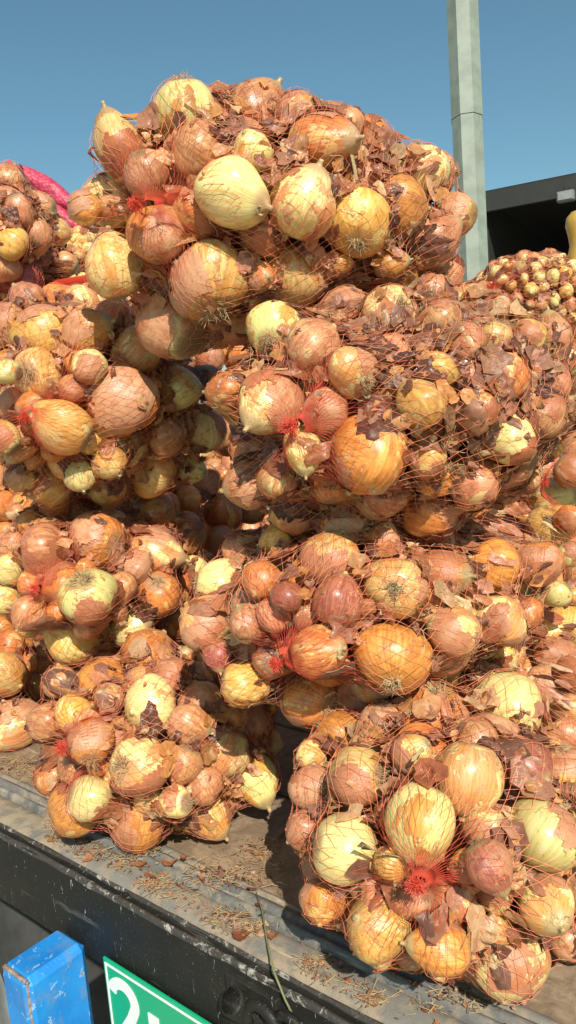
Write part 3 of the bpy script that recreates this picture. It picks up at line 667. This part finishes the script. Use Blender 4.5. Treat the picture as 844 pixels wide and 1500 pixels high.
for key, s in S.items():          # the core of each sack
    A, h = s['A'], s['h']; got = 0
    for tr in range(600):
        if got >= 26: break
        r = rng.uniform(s['rmin'], s['rmax']); p = s['c']+A.T@(unit(rng.normal(size=3))*rng.uniform(0, .72)*(h-r))
        if np.linalg.norm(p-s['K']) < r+.03 or (np.linalg.norm(PP-p, axis=1) < .84*(RR+r)).any(): continue
        ON.append(dict(p=p, r=r, k='b', s=key, ax=unit(rng.normal(size=3)), flag=None, hand=False)); PP = np.vstack([PP, p]); RR = np.append(RR, r); got += 1
# how large each onion shows, for choosing which are built singly
bw_, bh_ = 422, 750; zb = np.full((bh_, bw_), 9e9); ib = np.full((bh_, bw_), -1)
for i, o in enumerate(ON):
    x, y, z = proj(o['p']); x /= 2; y /= 2; rp = o['r']/z*FPX/2
    x0, x1, y0, y1 = max(0, int(x-rp)), min(bw_, int(x+rp)+2), max(0, int(y-rp)), min(bh_, int(y+rp)+2)
    if x0 >= x1 or y0 >= y1: continue
    gx, gy = np.meshgrid(np.arange(x0, x1), np.arange(y0, y1)); d2 = ((gx-x)**2+(gy-y)**2)/rp**2
    zz_ = np.where(d2 < 1, z-o['r']*np.sqrt(np.maximum(0, 1-d2)), 9e9); sub = zb[y0:y1, x0:x1]; mk = zz_ < sub
    sub[mk] = zz_[mk]; ib[y0:y1, x0:x1][mk] = i
vis = np.bincount(ib[ib >= 0], minlength=len(ON))
order = np.argsort(-vis); single = set(int(i) for i in order[:300] if vis[i] >= 14)
print('onions', len(ON), 'hand', nH, 'single', len(single), 'visible>=14', int((vis >= 14).sum()))
# ------------------------------------------------------------------ nets
NT, NP = 84, 168
th = np.linspace(0, math.pi, NT); phv = np.arange(NP)*2*math.pi/NP
def sample(G, t, p):
    a = np.clip(t/math.pi*(NT-1), 0, NT-1.001); i = a.astype(int); fa = a-i
    b = (p % (2*math.pi))/(2*math.pi)*NP; j = b.astype(int) % NP; fb = b-np.floor(b); j2 = (j+1) % NP
    return (G[i, j]*(1-fa)*(1-fb)+G[i+1, j]*fa*(1-fb)+G[i, j2]*(1-fa)*fb+G[i+1, j2]*fa*fb)
def envelope(s, idx):
    c = s['c']; e3 = unit(s['K']-c); e1 = unit(np.cross(e3, Z)); e2 = np.cross(e3, e1); s['e'] = (e1, e2, e3)
    dirs = (np.sin(th)[:, None, None]*(np.cos(phv)[None, :, None]*e1+np.sin(phv)[None, :, None]*e2)+np.cos(th)[:, None, None]*e3)
    base = np.full((NT, NP), .03)
    for i in idx:
        q = PP[i]-c; b = dirs@q; disc = b*b-(q@q-RR[i]**2); ok = disc > 0
        base = np.where(ok, np.maximum(base, b+np.sqrt(np.maximum(disc, 0))), base)
    env = base.copy()
    kr = np.linalg.norm(s['K']-c)*.985; near = th < .05
    wt = 1/(th[1]-th[0])**2; sn = np.maximum(np.sin(th), .05)[:, None]; wp = 1/(sn*(phv[1]-phv[0]))**2; wp = np.minimum(wp, wt*6)
    blur = env.copy()
    for k in range(40): blur[1:-1] = (blur[2:]+blur[:-2]+np.roll(blur, 1, 1)[1:-1]+np.roll(blur, -1, 1)[1:-1])/4; blur = np.maximum(blur, base)
    env = blur
    ob = base+.0012
    fade = np.clip((th-.06)/.22, 0, 1)[:, None]; ob2 = ob*fade+np.minimum(ob, kr)*(1-fade)
    for k in range(260):
        av = env.copy()
        av[1:-1] = (wt*(env[2:]+env[:-2])+wp[1:-1]*(np.roll(env, 1, 1)+np.roll(env, -1, 1))[1:-1])/(2*wt+2*wp[1:-1])
        av[0] = kr; av[-1] = av[-2].mean()
        env = np.maximum(av*.9982, ob2); env[0] = kr
    return base, env
def surf(s, G, t, p, off=0.):
    e1, e2, e3 = s['e']; r = sample(G, t, p)+off
    return s['c']+(np.sin(t)*np.cos(p)*r)[..., None]*e1+(np.sin(t)*np.sin(p)*r)[..., None]*e2+(np.cos(t)*r)[..., None]*e3
def make_net(s, env, cell, rad):
    rho = (env*np.sin(th)[:, None]).mean(1); rm = env.mean(1)
    arc = np.sqrt(np.diff(rho)**2+np.diff(rm*np.cos(th))**2); dS = np.append(arc, arc[-1])/(th[1]-th[0])
    N = int(2*math.pi*rho.max()/cell); side = cell*.74
    ts = [.03]
    while ts[-1] < math.pi-.05:
        t = ts[-1]; w_ = 2*math.pi*np.interp(t, th, rho)/N; hgt = math.sqrt(max(side**2-(w_/2)**2, (side*.42)**2)); ts.append(t+hgt/max(np.interp(t, th, dS), .01))
    ts = np.array(ts[:-1]); K = len(ts); k = np.arange(K)[:, None]; i = np.arange(N)[None]
    tw = rng.uniform(-.010, .010)
    p = 2*math.pi*(i+(k % 2)*.5)/N+tw*k+.05*np.sin(ts[:, None]*3+i*2*math.pi/N*2); t = np.repeat(ts[:, None], N, 1)
    amp = np.clip((t-.15)/.3, .05, 1)
    p = p+rng.normal(0, .11, p.shape)*2*math.pi/N*amp; t = t+rng.normal(0, .11, t.shape)*np.gradient(ts)[:, None]*amp
    t = np.clip(t+.012*np.sin(p*3+tw*900)*amp, .02, math.pi-.02)
    Pn = surf(s, env, t, p, .0004)
    P = []; Q = []
    for kk in range(K-1):
        a = Pn[kk]; b = Pn[kk+1]; P += [a, a]
        Q += [b, np.roll(b, 1, 0)] if kk % 2 == 0 else [b, np.roll(b, -1, 0)]
    P = np.concatenate(P); Q = np.concatenate(Q)
    rk = np.repeat(np.clip(ts[:-1]/.40, .70, 1), 2*N)*rad
    V, F = sticks(P, Q, rk)
    Kn = Pn[8:-2].reshape(-1, 3); Kn = Kn[rng.random(len(Kn)) < .8]
    if s['main']:
        oc = np.array([(1, 0, 0), (0, 1, 0), (-1, 0, 0), (0, -1, 0), (0, 0, 1), (0, 0, -1)])*rad*1.9
        ov = (Kn[:, None]+oc[None]).reshape(-1, 3); of = np.array([[0, 1, 4, 4], [1, 2, 4, 4], [2, 3, 4, 4], [3, 0, 4, 4], [1, 0, 5, 5], [2, 1, 5, 5], [3, 2, 5, 5], [0, 3, 5, 5]])
        F3 = (np.arange(len(Kn))[:, None, None]*6+of[None, :, :3]).reshape(-1, 3)
        tri = (ov, F3)
    else: tri = None
    s['red'] = int((ts[:-1] < .34).sum())*2*N*3
    return (V, F), tri
def make_knot(s, env, size):
    e1, e2, e3 = s['e']; K = s['c']+e3*env[0].mean(); P = []; Q = []; ra = []; rb = []
    tilt = unit(e3+rng.normal(0, .7, 3))
    for i in range(260):
        a = rng.uniform(0, 6.28); sp = abs(rng.normal(0, .55)); d = unit(tilt+(e1*math.cos(a)+e2*math.sin(a))*sp*1.5)
        p = K+(e1*math.cos(a)+e2*math.sin(a))*size*.12*rng.random(); L = size*rng.uniform(.35, 1.)
        for k in range(3):
            q = p+d*L/3; P.append(p); Q.append(q); ra.append(.00032); rb.append(.00025); p = q; d = unit(d+rng.normal(0, .8, 3)+(e1*math.cos(a)+e2*math.sin(a))*.12)
    hair = sticks(np.array(P), np.array(Q), np.array(ra), np.array(rb))
    V = []; n = 14; m = 9
    for j in range(m):
        v = math.pi*j/(m-1)
        for k in range(n):
            a = 6.283*k/n; r = size*.20*(1+.25*math.sin(5*a+2*v)+rng.normal(0, .08)); V.append(K+(e1*math.cos(a)+e2*math.sin(a))*r*math.sin(v)+e3*r*.8*math.cos(v))
    body = (np.array(V), np.array([[j*n+k, j*n+(k+1) % n, (j+1)*n+(k+1) % n, (j+1)*n+k] for j in range(m-1) for k in range(n)]))
    return hair, body
def flake_patch(s, base, env, t0, p0, size, rg, loft):
    """a ragged, crumpled sheet of dry skin lying under the net"""
    nr, na = (4, 13) if size > .016 else (2, 9); rim = size*(.55+.45*rg.random(na)); st = rg.uniform(.5, 1.); ang0 = rg.uniform(0, 6.28); rr_ = sample(env, np.array([t0]), np.array([p0]))[0]
    U = [(0, 0)]
    for q in range(1, nr+1):
        for k in range(na):
            a = 6.283*k/na; x = rim[k]*q/nr*math.cos(a); y = rim[k]*q/nr*math.sin(a)*st
            U.append((x*math.cos(ang0)-y*math.sin(ang0), x*math.sin(ang0)+y*math.cos(ang0)))
    U = np.array(U); t = np.clip(t0+U[:, 0]/rr_, .02, math.pi-.02); p = p0+U[:, 1]/rr_/max(math.sin(t0), .12)
    b = sample(base, t, p); e = sample(env, t, p); b = np.maximum(b, e-.03)
    ed = np.hypot(U[:, 0], U[:, 1])/size
    r = b+(e-b)*loft+.0006+rg.normal(0, .0019, len(U))*(.7+ed)
    cv = rg.normal(0, 1, 2); r += .0065*(U@cv/size)**2*min(1, size/.014)*rg.choice([-1, 1], p=[.6, .4])+.0025*ed**2*rg.normal()
    r = np.minimum(r, e+.0030)
    e1, e2, e3 = s['e']
    V = s['c']+(np.sin(t)*np.cos(p)*r)[:, None]*e1+(np.sin(t)*np.sin(p)*r)[:, None]*e2+(np.cos(t)*r)[:, None]*e3
    F = [[0, 1+k, 1+(k+1) % na] for k in range(na)]
    for q in range(nr-1):
        for k in range(na):
            a = 1+q*na+k; b_ = 1+q*na+(k+1) % na; F += [[a, a+na, b_+na], [a, b_+na, b_]]
    return V, np.array(F)
def flake_mesh(name, plist, tones):
    V, F = join(plist); me = mesh(name, V, F, FLAKE, False)
    colr = np.concatenate([np.tile([*t, 1.], (len(p[0]), 1)) for p, t in zip(plist, tones)])
    addattr(me, 'tone', 'FLOAT_COLOR', colr); return me
LOOSE = 'loose flaky onion skin caught under the net'
SO = {}
for key, s in S.items():
    idx = [i for i in range(len(ON)) if ON[i]['s'] == key]
    base, env = envelope(s, idx)
    root = empty('onion_sack', s['c']-Z*s['H']); root['label'] = s['label']; root['category'] = 'sack'; root['group'] = 'net sacks of onions on the truck'
    bpy.context.view_layer.update(); SO[key] = root
    (V, F), tri = make_net(s, env, s['cell'], .00023 if s['main'] else .00045)
    if tri is not None:
        me = mesh('net', *join_mixed([(V, F), tri]), NET) if False else None
        tv_, tf_ = tri
        nf = [f for f in F.tolist()]+[f for f in (tf_+len(V)).tolist()]
        me = bpy.data.meshes.new('net'); me.from_pydata(np.concatenate([V, tv_]).tolist(), [], nf); me.materials.append(NET); me.polygons.foreach_set('use_smooth', np.ones(len(me.polygons), bool))
    else: me = mesh('net', V, F, NET)
    me.materials.append(KNOT); mi = np.zeros(len(me.polygons), np.int32); mi[:s['red']] = 1; me.polygons.foreach_set('material_index', mi)
    obj('net', me, root)
    hair, body = make_knot(s, env, rng.uniform(.011, .016) if s['main'] else .045)
    kb = obj('knot', mesh('knot', *body, KNOT), root); obj('loose_end', mesh('loose_end', *hair, KNOT), kb)
    # skins
    rg = np.random.default_rng(sum(map(ord, key))*7)
    gap = np.clip((env-base-.001)/.012, 0, 1)**1.2*np.sin(th)[:, None]+.03*np.sin(th)[:, None]; gap[th < .22] *= .25
    cum = np.cumsum(gap.ravel()); small = []; st_ = []; bigs = []
    for k in range(int(s['flakes']*2.7)):
        q = np.searchsorted(cum, rg.random()*cum[-1]); i, j = divmod(int(q), NP); i = min(max(i, 2), NT-3)
        size = rg.choice([rg.uniform(.004, .009), rg.uniform(.008, .015), rg.uniform(.014, .023), rg.uniform(.022, .030)], p=[.40, .42, .15, .03])
        if not s['main']: size *= 1.1
        t0 = th[i]+rg.normal(0, .01); p0 = phv[j]+rg.normal(0, .01)
        V, F = flake_patch(s, base, env, t0, p0, size, rg, 1-rg.random()**1.8*.85)
        tone = np.minimum(TONES[rg.integers(len(TONES))]*rg.uniform(.95, 1.6), .8)
        if rg.random() < s['skindark']: tone = tone*.6+np.array([.02, .012, .014])
        if size > .018 and len(bigs) < 30: bigs.append((V, F, tone))
        else: small.append((V, F)); st_.append(tone)
    P_, Q_ = [], []
    for k in range(int(s['flakes']*.35)):
        q = np.searchsorted(cum, rg.random()*cum[-1]); i, j = divmod(int(q), NP); t0, p0 = th[min(max(i, 3), NT-4)], phv[j]; d_ = rg.uniform(0, 6.28); pts_ = []
        for u_ in range(6):
            pts_.append(surf(s, env, np.array([np.clip(t0, .05, 3.09)]), np.array([p0]), rg.uniform(-.002, .0025))[0]); t0 += .022*math.cos(d_); p0 += .022*math.sin(d_)/max(.2, math.sin(t0)); d_ += rg.normal(0, .7)
        P_ += pts_[:-1]; Q_ += pts_[1:]
    o = obj('root_fibre', mesh('root_fibre', *sticks(np.array(P_), np.array(Q_), .00038), ROOT), root); o['kind'] = 'stuff'
    for V, F, tone in bigs: obj('dry_skin', flake_mesh('dry_skin', [(V, F)], [tone]), root)
    if small: o = obj('loose_skin', flake_mesh('loose_skin', small, st_), root); o['kind'] = 'stuff'
# ------------------------------------------------------------------ the onions themselves
NAMES = dict(A='topmost sack', B='wide flaky sack', C='sack below red bar', D='loose-knotted sack', E='long sack', F='small floor sack', G='big edge sack', H='dirty dark sack', I='cut-off floor sack', K='sack behind flaky sack',
             M='sack behind edge sack', P='shaded upper sack', Q='shaded middle sack', R='shaded floor sack', J='distant sack by pole', U='distant sack over bar')
def lab(o): return ('large ' if o['r'] > .0385 else ('small ' if o['r'] < .025 else ''))+LOOK[o['k']]
rest_V, rest_F, rest_L, rest_S, rest_M, off = [], [], [], [], [], 0
from mathutils import Quaternion
for i, o in enumerate(ON):
    sk = rng.integers(6) if not (o['flag'] == 'n') else (2, 4, 1)[int(rng.integers(3))]
    qt = Vector(o['ax']).to_track_quat('Z', 'Y')@Quaternion((0, 0, 1), rng.uniform(0, 6.28))
    if i in single:
        s = S[o['s']]
        ob = bpy.data.objects.new('onion', PROTO[o['k'], int(sk)]); col.objects.link(ob)
        ob.location = o['p']; ob.rotation_mode = 'QUATERNION'; ob.rotation_quaternion = qt; ob.scale = tuple(o['r']*rng.uniform(.92, 1.07) for _ in range(3))
        dk = np.linalg.norm(o['p']-s['K']); zr = (s['A'][2]@(o['p']-s['c']))/s['H']
        zone = 'beside the knot' if dk < o['r']+.045 else ('upper side' if zr > .42 else ('underside' if zr < -.42 else 'mid height'))
        nb = [q for q in single if q != i and ON[q]['s'] == o['s']]; nb = min(nb, key=lambda q: np.linalg.norm(ON[q]['p']-o['p'])) if nb else None
        nbt = ''
        if nb is not None:
            dz = (ON[nb]['p']-o['p'])[2]/(ON[nb]['r']+o['r']); nbt = (' below a ' if dz > .45 else (' above a ' if dz < -.45 else ' beside a '))+lab(ON[nb]).replace(' onion', ' one').replace('dull ', '')
        fl_ = ' with roots showing' if o['flag'] == 'r' else (' with dry neck showing' if o['flag'] == 'n' else nbt)
        lb = f"{lab(o)}{fl_}, {zone} of {NAMES[o['s']]}"
        if len(lb.replace('-', ' ').split()) > 16: lb = f"{lab(o)}{fl_} in {NAMES[o['s']]}"
        tag(ob, lb, 'onion', 'onions in the '+NAMES[o['s']])
        if o['flag'] == 'r' or (o['flag'] is None and o['hand'] and rng.random() < .5 and o['r'] > .018):
            h = bpy.data.objects.new('root_tuft', HAIR[int(rng.integers(4))]); col.objects.link(h); h.parent = ob; h.location = (0, 0, -.80); h.scale = (1.25 if o['flag'] else .85,)*3
        for q in range(int(rng.choice([1, 2, 3] if o['k'] in 'bhc' else ([0, 0, 0, 1] if o['k'] == 'p' else [0, 1, 1, 2])))):
            pm = PEELS[int(sk)]; h = bpy.data.objects.new('peeling_skin', pm[int(rng.integers(len(pm)))]); col.objects.link(h); h.parent = ob; h.scale = (1+.012*q,)*3
        if o['flag'] == 'n':
            h = bpy.data.objects.new('dried_neck', NECK[int(rng.integers(4))]); col.objects.link(h); h.parent = ob; h.location = (0, 0, 1.02)
    else:
        V, F = LOW[int(sk)]; mt = np.array((Matrix.Translation(o['p'])@qt.to_matrix().to_4x4()@Matrix.Scale(float(o['r']), 4)))
        rest_V.append(V@mt[:3, :3].T+mt[:3, 3]); rest_F.append(F+off); off += len(V); rest_L.append(V); rest_S.append(np.full(len(V), rng.random())); rest_M.append(np.full(len(F), TYPES.index(o['k'])))
me = mesh('onions', np.concatenate(rest_V), np.concatenate(rest_F), [OM[t] for t in TYPES])
me.polygons.foreach_set('material_index', np.concatenate(rest_M).astype(np.int32))
addattr(me, 'loc', 'FLOAT_VECTOR', np.concatenate(rest_L)); addattr(me, 'seed', 'FLOAT', np.concatenate(rest_S))
tag(obj('onions', me), 'onions packed deep inside the net sacks', 'onions', None, 'stuff')
# plain filler sacks of the rows behind, copies of one sack
srcs = SO['R']
def copy_sack(key, delta, rot, label, withonions=True):
    src = SO[key]; e = bpy.data.objects.new('onion_sack', None); col.objects.link(e); e.location = src.location+Vector(delta); e.rotation_euler = (0, 0, rot); e['label'] = label; e['category'] = 'sack'; e['group'] = 'net sacks of onions in the rows behind'
    for ch in src.children:
        if ch.name.startswith('dry_skin'): continue
        c = ch.copy(); col.objects.link(c); c.parent = e; c.matrix_parent_inverse = ch.matrix_parent_inverse.copy()
        if ch.name.startswith('loose_skin'): c['kind'] = 'stuff'
        for g in ch.children: d = g.copy(); col.objects.link(d); d.parent = c
    k = obj('packed_onions', FILLME); k.parent = e; k.matrix_parent_inverse = src.matrix_basis.inverted(); k['kind'] = 'stuff'
    return e
fV, fF, fL, fS, fM, off = [], [], [], [], [], 0
for i, o in enumerate(ON):
    if o['s'] != 'R': continue
    V, F = LOW[i % 6]; qt = Vector(o['ax']).to_track_quat('Z', 'Y'); mt = np.array((Matrix.Translation(o['p'])@qt.to_matrix().to_4x4()@Matrix.Scale(float(o['r']), 4)))
    fV.append(V@mt[:3, :3].T+mt[:3, 3]); fF.append(F+off); off += len(V); fL.append(V); fS.append(np.full(len(V), rng.random())); fM.append(np.full(len(F), TYPES.index(o['k'])))
FILLME = mesh('packed_onions', np.concatenate(fV), np.concatenate(fF), [OM[t] for t in TYPES]); FILLME.polygons.foreach_set('material_index', np.concatenate(fM).astype(np.int32))
addattr(FILLME, 'loc', 'FLOAT_VECTOR', np.concatenate(fL)); addattr(FILLME, 'seed', 'FLOAT', np.concatenate(fS))
rc = S['R']['c']
for n_, ts_, lv in ((.70, (-1.22, -1.68, -2.1), (.13, .37, .60)), (1.22, (-2.0, -1.5, -1.0, -.5, -.02, .45), (.13, .37))):
    for t_ in ts_:
        for l_ in lv:
            p = TP(t_+rng.normal(0, .02), n_+rng.normal(0, .02), l_); copy_sack('R', p-rc, rng.normal(0, .05), 'plain net onion sack in the rows hidden behind the front sacks')
for key in ('J', 'U', 'H', 'I'):
    c = S[key]['c']
    for l_ in ((.13, .37, .60) if key in 'JU' else ((.13, .37, .60) if key == 'H' else ())):
        if CAMZ-.56+l_ < c[2]-.18: copy_sack('R', np.array([c[0], c[1], BED+l_])-rc, .1, 'plain net onion sack in the rows hidden behind the front sacks')
# ------------------------------------------------------------------ background things
# red bar behind the sacks
RED = paint('red_paint', (.52, .045, .02), .4)
b0, b1 = at(92, 418, 1.75), at(152, 409, 1.6)
bar = tube([b0+(b0-b1)*2.5, b0, b1, b1+(b1-b0)*1.5], .014, RED, 'red_bar', None, 16)
tag(bar, 'round red painted bar lying across the sacks behind the top ones', 'bar')
# far truck loaded with red mesh sacks
def redsack_mat():
    m = M('red_mesh_sack'); o = m.objc(); vo = m.n('ShaderNodeTexVoronoi'); vo.inputs['Scale'].default_value = 16; m.l(o, vo.inputs[0]); n = m.noise(o, 3, 4, .6)
    cl = m.mix(m.ramp(n, .35, .65), (.46, .045, .085), (.60, .085, .14)); cl = m.mix(m.ramp(vo.outputs['Distance'], .3, .6, 0, .6), cl, (.32, .02, .05))
    return m.set(color=cl, rough=.5, normal=m.bump(vo.outputs['Distance'], .6, -.03))
RSM = redsack_mat()
FD = 11.5; fc = at(70, 300, FD)
def redsack(c, d, L, r, label):
    d = unit(d); e1 = unit(np.cross(d, Z)); e2 = np.cross(e1, d); n, m = 28, 26; V = []
    for j in range(m):
        u = -1+2*j/(m-1); rr = max(.03, (1-abs(u)**3.2))**.55*r
        for k in range(n):
            a = 6.283*k/n; f = 1+.05*math.sin(3*a+4*u+c[0]*7)+.03*math.sin(5*a-6*u+c[2]*5); V.append(c+d*u*L+(e1*math.cos(a)*1.25+e2*math.sin(a)*.78)*rr*f)
    F = [[j*n+k, j*n+(k+1) % n, (j+1)*n+(k+1) % n, (j+1)*n+k] for j in range(m-1) for k in range(n)]
    e = empty('red_sack', c-Z*r*.8); tag(e, label, 'sack', 'red mesh sacks on the far load'); obj('body', mesh('body', V, np.array(F), RSM), e)
    for s_ in (-1, 1):
        p = c+d*s_*L; tube([p-d*s_*.05, p+d*s_*.05, p+d*s_*.14], [r*.22, r*.16, r*.34], RSM, 'tied_end', e, 10)
dd = unit(at(112, 318, FD-.3)-at(20, 262, FD+1.2))
dd = np.array([dd[0], dd[1]*.25, dd[2]*.9]); dd = unit(dd)
RS = [((62, 269), 'pink-red mesh sack at the top of the far load'), ((84, 288), 'pink-red mesh sack second from the top of the far load'), ((74, 306), 'pink-red mesh sack third from the top of the far load'), ((99, 322), 'pink-red mesh sack fourth from the top of the far load'), ((104, 341), 'pink-red mesh sack lowest in view on the far load')]
for (x, y), lb in RS: redsack(at(x, y, FD), dd, .50, .16, lb)
far = empty('cargo_truck', (fc[0], fc[1], 0)); tag(far, 'far cargo truck with plain sides under the red mesh sacks', 'truck')
FB = simple('far_truck_body', (.28, .12, .10), (.22, .10, .08), 3, .6)
topz = at(84, 345, FD)[2]-.12
box('cargo_body', FB, far, np.array([fc[0]-.6, fc[1]+1.2, (topz+.9)/2]), (2.0, 1.25, (topz-.9)/2), (X, Y, Z), .02)
for dx in (-2., -1., .6):
    for dy in (.1, 2.3): wheel(np.array([fc[0]+dx, fc[1]+dy, .5]), Y, .5, .26, far)
# yellow sack standing beside the pale sack
yc = at(850, 352, 2.45)
V = []; n = 20; prof = [(0, .0), (.030, .0), (.040, .02), (.042, .05), (.036, .085), (.030, .11), (.034, .14), (.041, .17), (.038, .195), (.022, .212), (0, .216)]
zb_ = at(850, 402, 2.45)[2]
for r_, z_ in prof:
    for k in range(n): a = 6.283*k/n; V.append((yc[0]+(r_+.0001)*math.cos(a)*(1+.06*math.sin(3*a)), yc[1]+(r_+.0001)*math.sin(a), zb_-.02+z_))
F = [[j*n+k, j*n+(k+1) % n, (j+1)*n+(k+1) % n, (j+1)*n+k] for j in range(len(prof)-1) for k in range(n)]
tag(obj('yellow_bag', mesh('yellow_bag', V, np.array(F), simple('yellow_plastic', (.58, .36, .05), (.42, .27, .06), 15, .35))), 'pinched yellow plastic bag standing beside the distant pale sack', 'bag')
# ------------------------------------------------------------------ litter on the truck floor
def floor_z(n): return BED+(.0045 if .02 < n < .06 else (.0105 if .06 <= n < .093 else (.0045 if n < .107 else -.001)))
lit, tn = [], []; P, Q = [], []
rg = np.random.default_rng(77)
spots = [(135,1255,34,26), (190,1268,40,30), (228,1300,30,40), (215,1258,20,14), (330,1352,36,40), (372,1368,26,26), (460,1418,22,22), (545,1470,26,20), (60,1130,44,50), (20,1120,30,30), (300,1300,60,30), (360,1280,70,40), (250,1330,80,20), (480,1450,90,26), (640,1480,60,14), (700,1475,70,14), (385,1240,40,26), (110,1230,60,20)]
for x, y, sx, k in spots:
    for i in range(int(k*5)):
        px, py = x+rg.normal(0, sx*.45), y+rg.normal(0, sx*.22)
        p = onz(px, py, BED); n_ = (p-EO)@nv
        if n_ < .021: continue
        p[2] = floor_z(n_)+.0008
        if rg.random() < .62:
            na = 7; size = rg.uniform(.0010, .0034)*(2.4 if rg.random() < .10 else 1); rim = size*(.25+.75*rg.random(na)); tl = rg.normal(0, .55, 2)
            V = [p+Z*rg.uniform(0, .003)]+[p+X*rim[q]*math.cos(6.283*q/na)+Y*rim[q]*math.sin(6.283*q/na)*.7+Z*max(0, .001+rim[q]*(tl[0]*math.cos(6.283*q/na)+tl[1]*math.sin(6.283*q/na))) for q in range(na)]
            lit.append((np.array(V), np.array([[0, 1+q, 1+(q+1) % na] for q in range(na)]))); tn.append(TONES[rg.integers(len(TONES))]*rg.uniform(.7, 1.1))
        else:
            a = rg.uniform(0, 6.28); L = rg.uniform(.004, .016); d = np.array([math.cos(a), math.sin(a), 0])*L; P.append(p+Z*.001); Q.append(p+d+Z*rg.uniform(.0005, .004))
o = obj('litter', flake_mesh('litter', lit, tn)); tag(o, 'crumbs of dry onion skin littering the truck floor', 'litter', None, 'stuff')
V, F = sticks(np.array(P), np.array(Q), .00035); tag(obj('straw_bits', mesh('straw_bits', V, F, ROOT)), 'short straw bits littering the truck edge', 'straw', None, 'stuff')
for (x, y, sz, lb) in [(248,1266,.011,'crumpled brown skin flake on the lip under the small floor sack'), (398,1366,.009,'dark brown skin flake by the long green stalk'), (352,1366,.013,'curled tan skin flake on the ledge beside the long stalk'), (205,1262,.010,'brown skin flake in the litter heap under the small sack'), (270,1258,.007,'little tan skin flake between the floor sacks')]:
    p = onz(x, y, BED+.012); n_ = (p-EO)@nv; p[2] = floor_z(n_)+.001; V = []; na = 12
    rim = sz*(.6+.4*rg.random(na))
    for q in range(3):
        for k in range(na):
            f = (q+.15)/2.15; a = 6.283*k/na; x_, y_ = rim[k]*f*math.cos(a), rim[k]*f*math.sin(a)*.65; V.append(p+X*x_+Y*y_+Z*(.0015+.5*abs(x_)*f*.8+abs(rg.normal(0, .0008))))
    F = [[q*na+k, q*na+(k+1) % na, (q+1)*na+(k+1) % na, (q+1)*na+k] for q in range(2) for k in range(na)]
    me = mesh('skin_flake', V, np.array(F), FLAKE); addattr(me, 'tone', 'FLOAT_COLOR', np.tile([*TONES[rg.integers(4)], 1.], (len(V), 1)))
    tag(obj('skin_flake', me), lb, 'onion skin', 'skin flakes on the truck edge')
stalk = []
for x, y in ((376,1318), (385,1345), (392,1385), (402,1425), (418,1465), (440,1508)):
    p = onz(x, y, BED+.006); n_ = (p-EO)@nv
    if n_ > .02: p[2] = floor_z(n_)+.003+.004*rg.random()
    else: p = onplane(x, y, EO-nv*.006, nv)
    stalk.append(p)
tag(tube(stalk, [.0004, .0009, .0011, .0012, .0012, .0011], simple('stalk_green', (.13, .15, .06), (.20, .19, .09), 40, .6), 'dry_stalk', None, 6), 'long thin greenish dry stalk hanging over the truck edge', 'stalk')
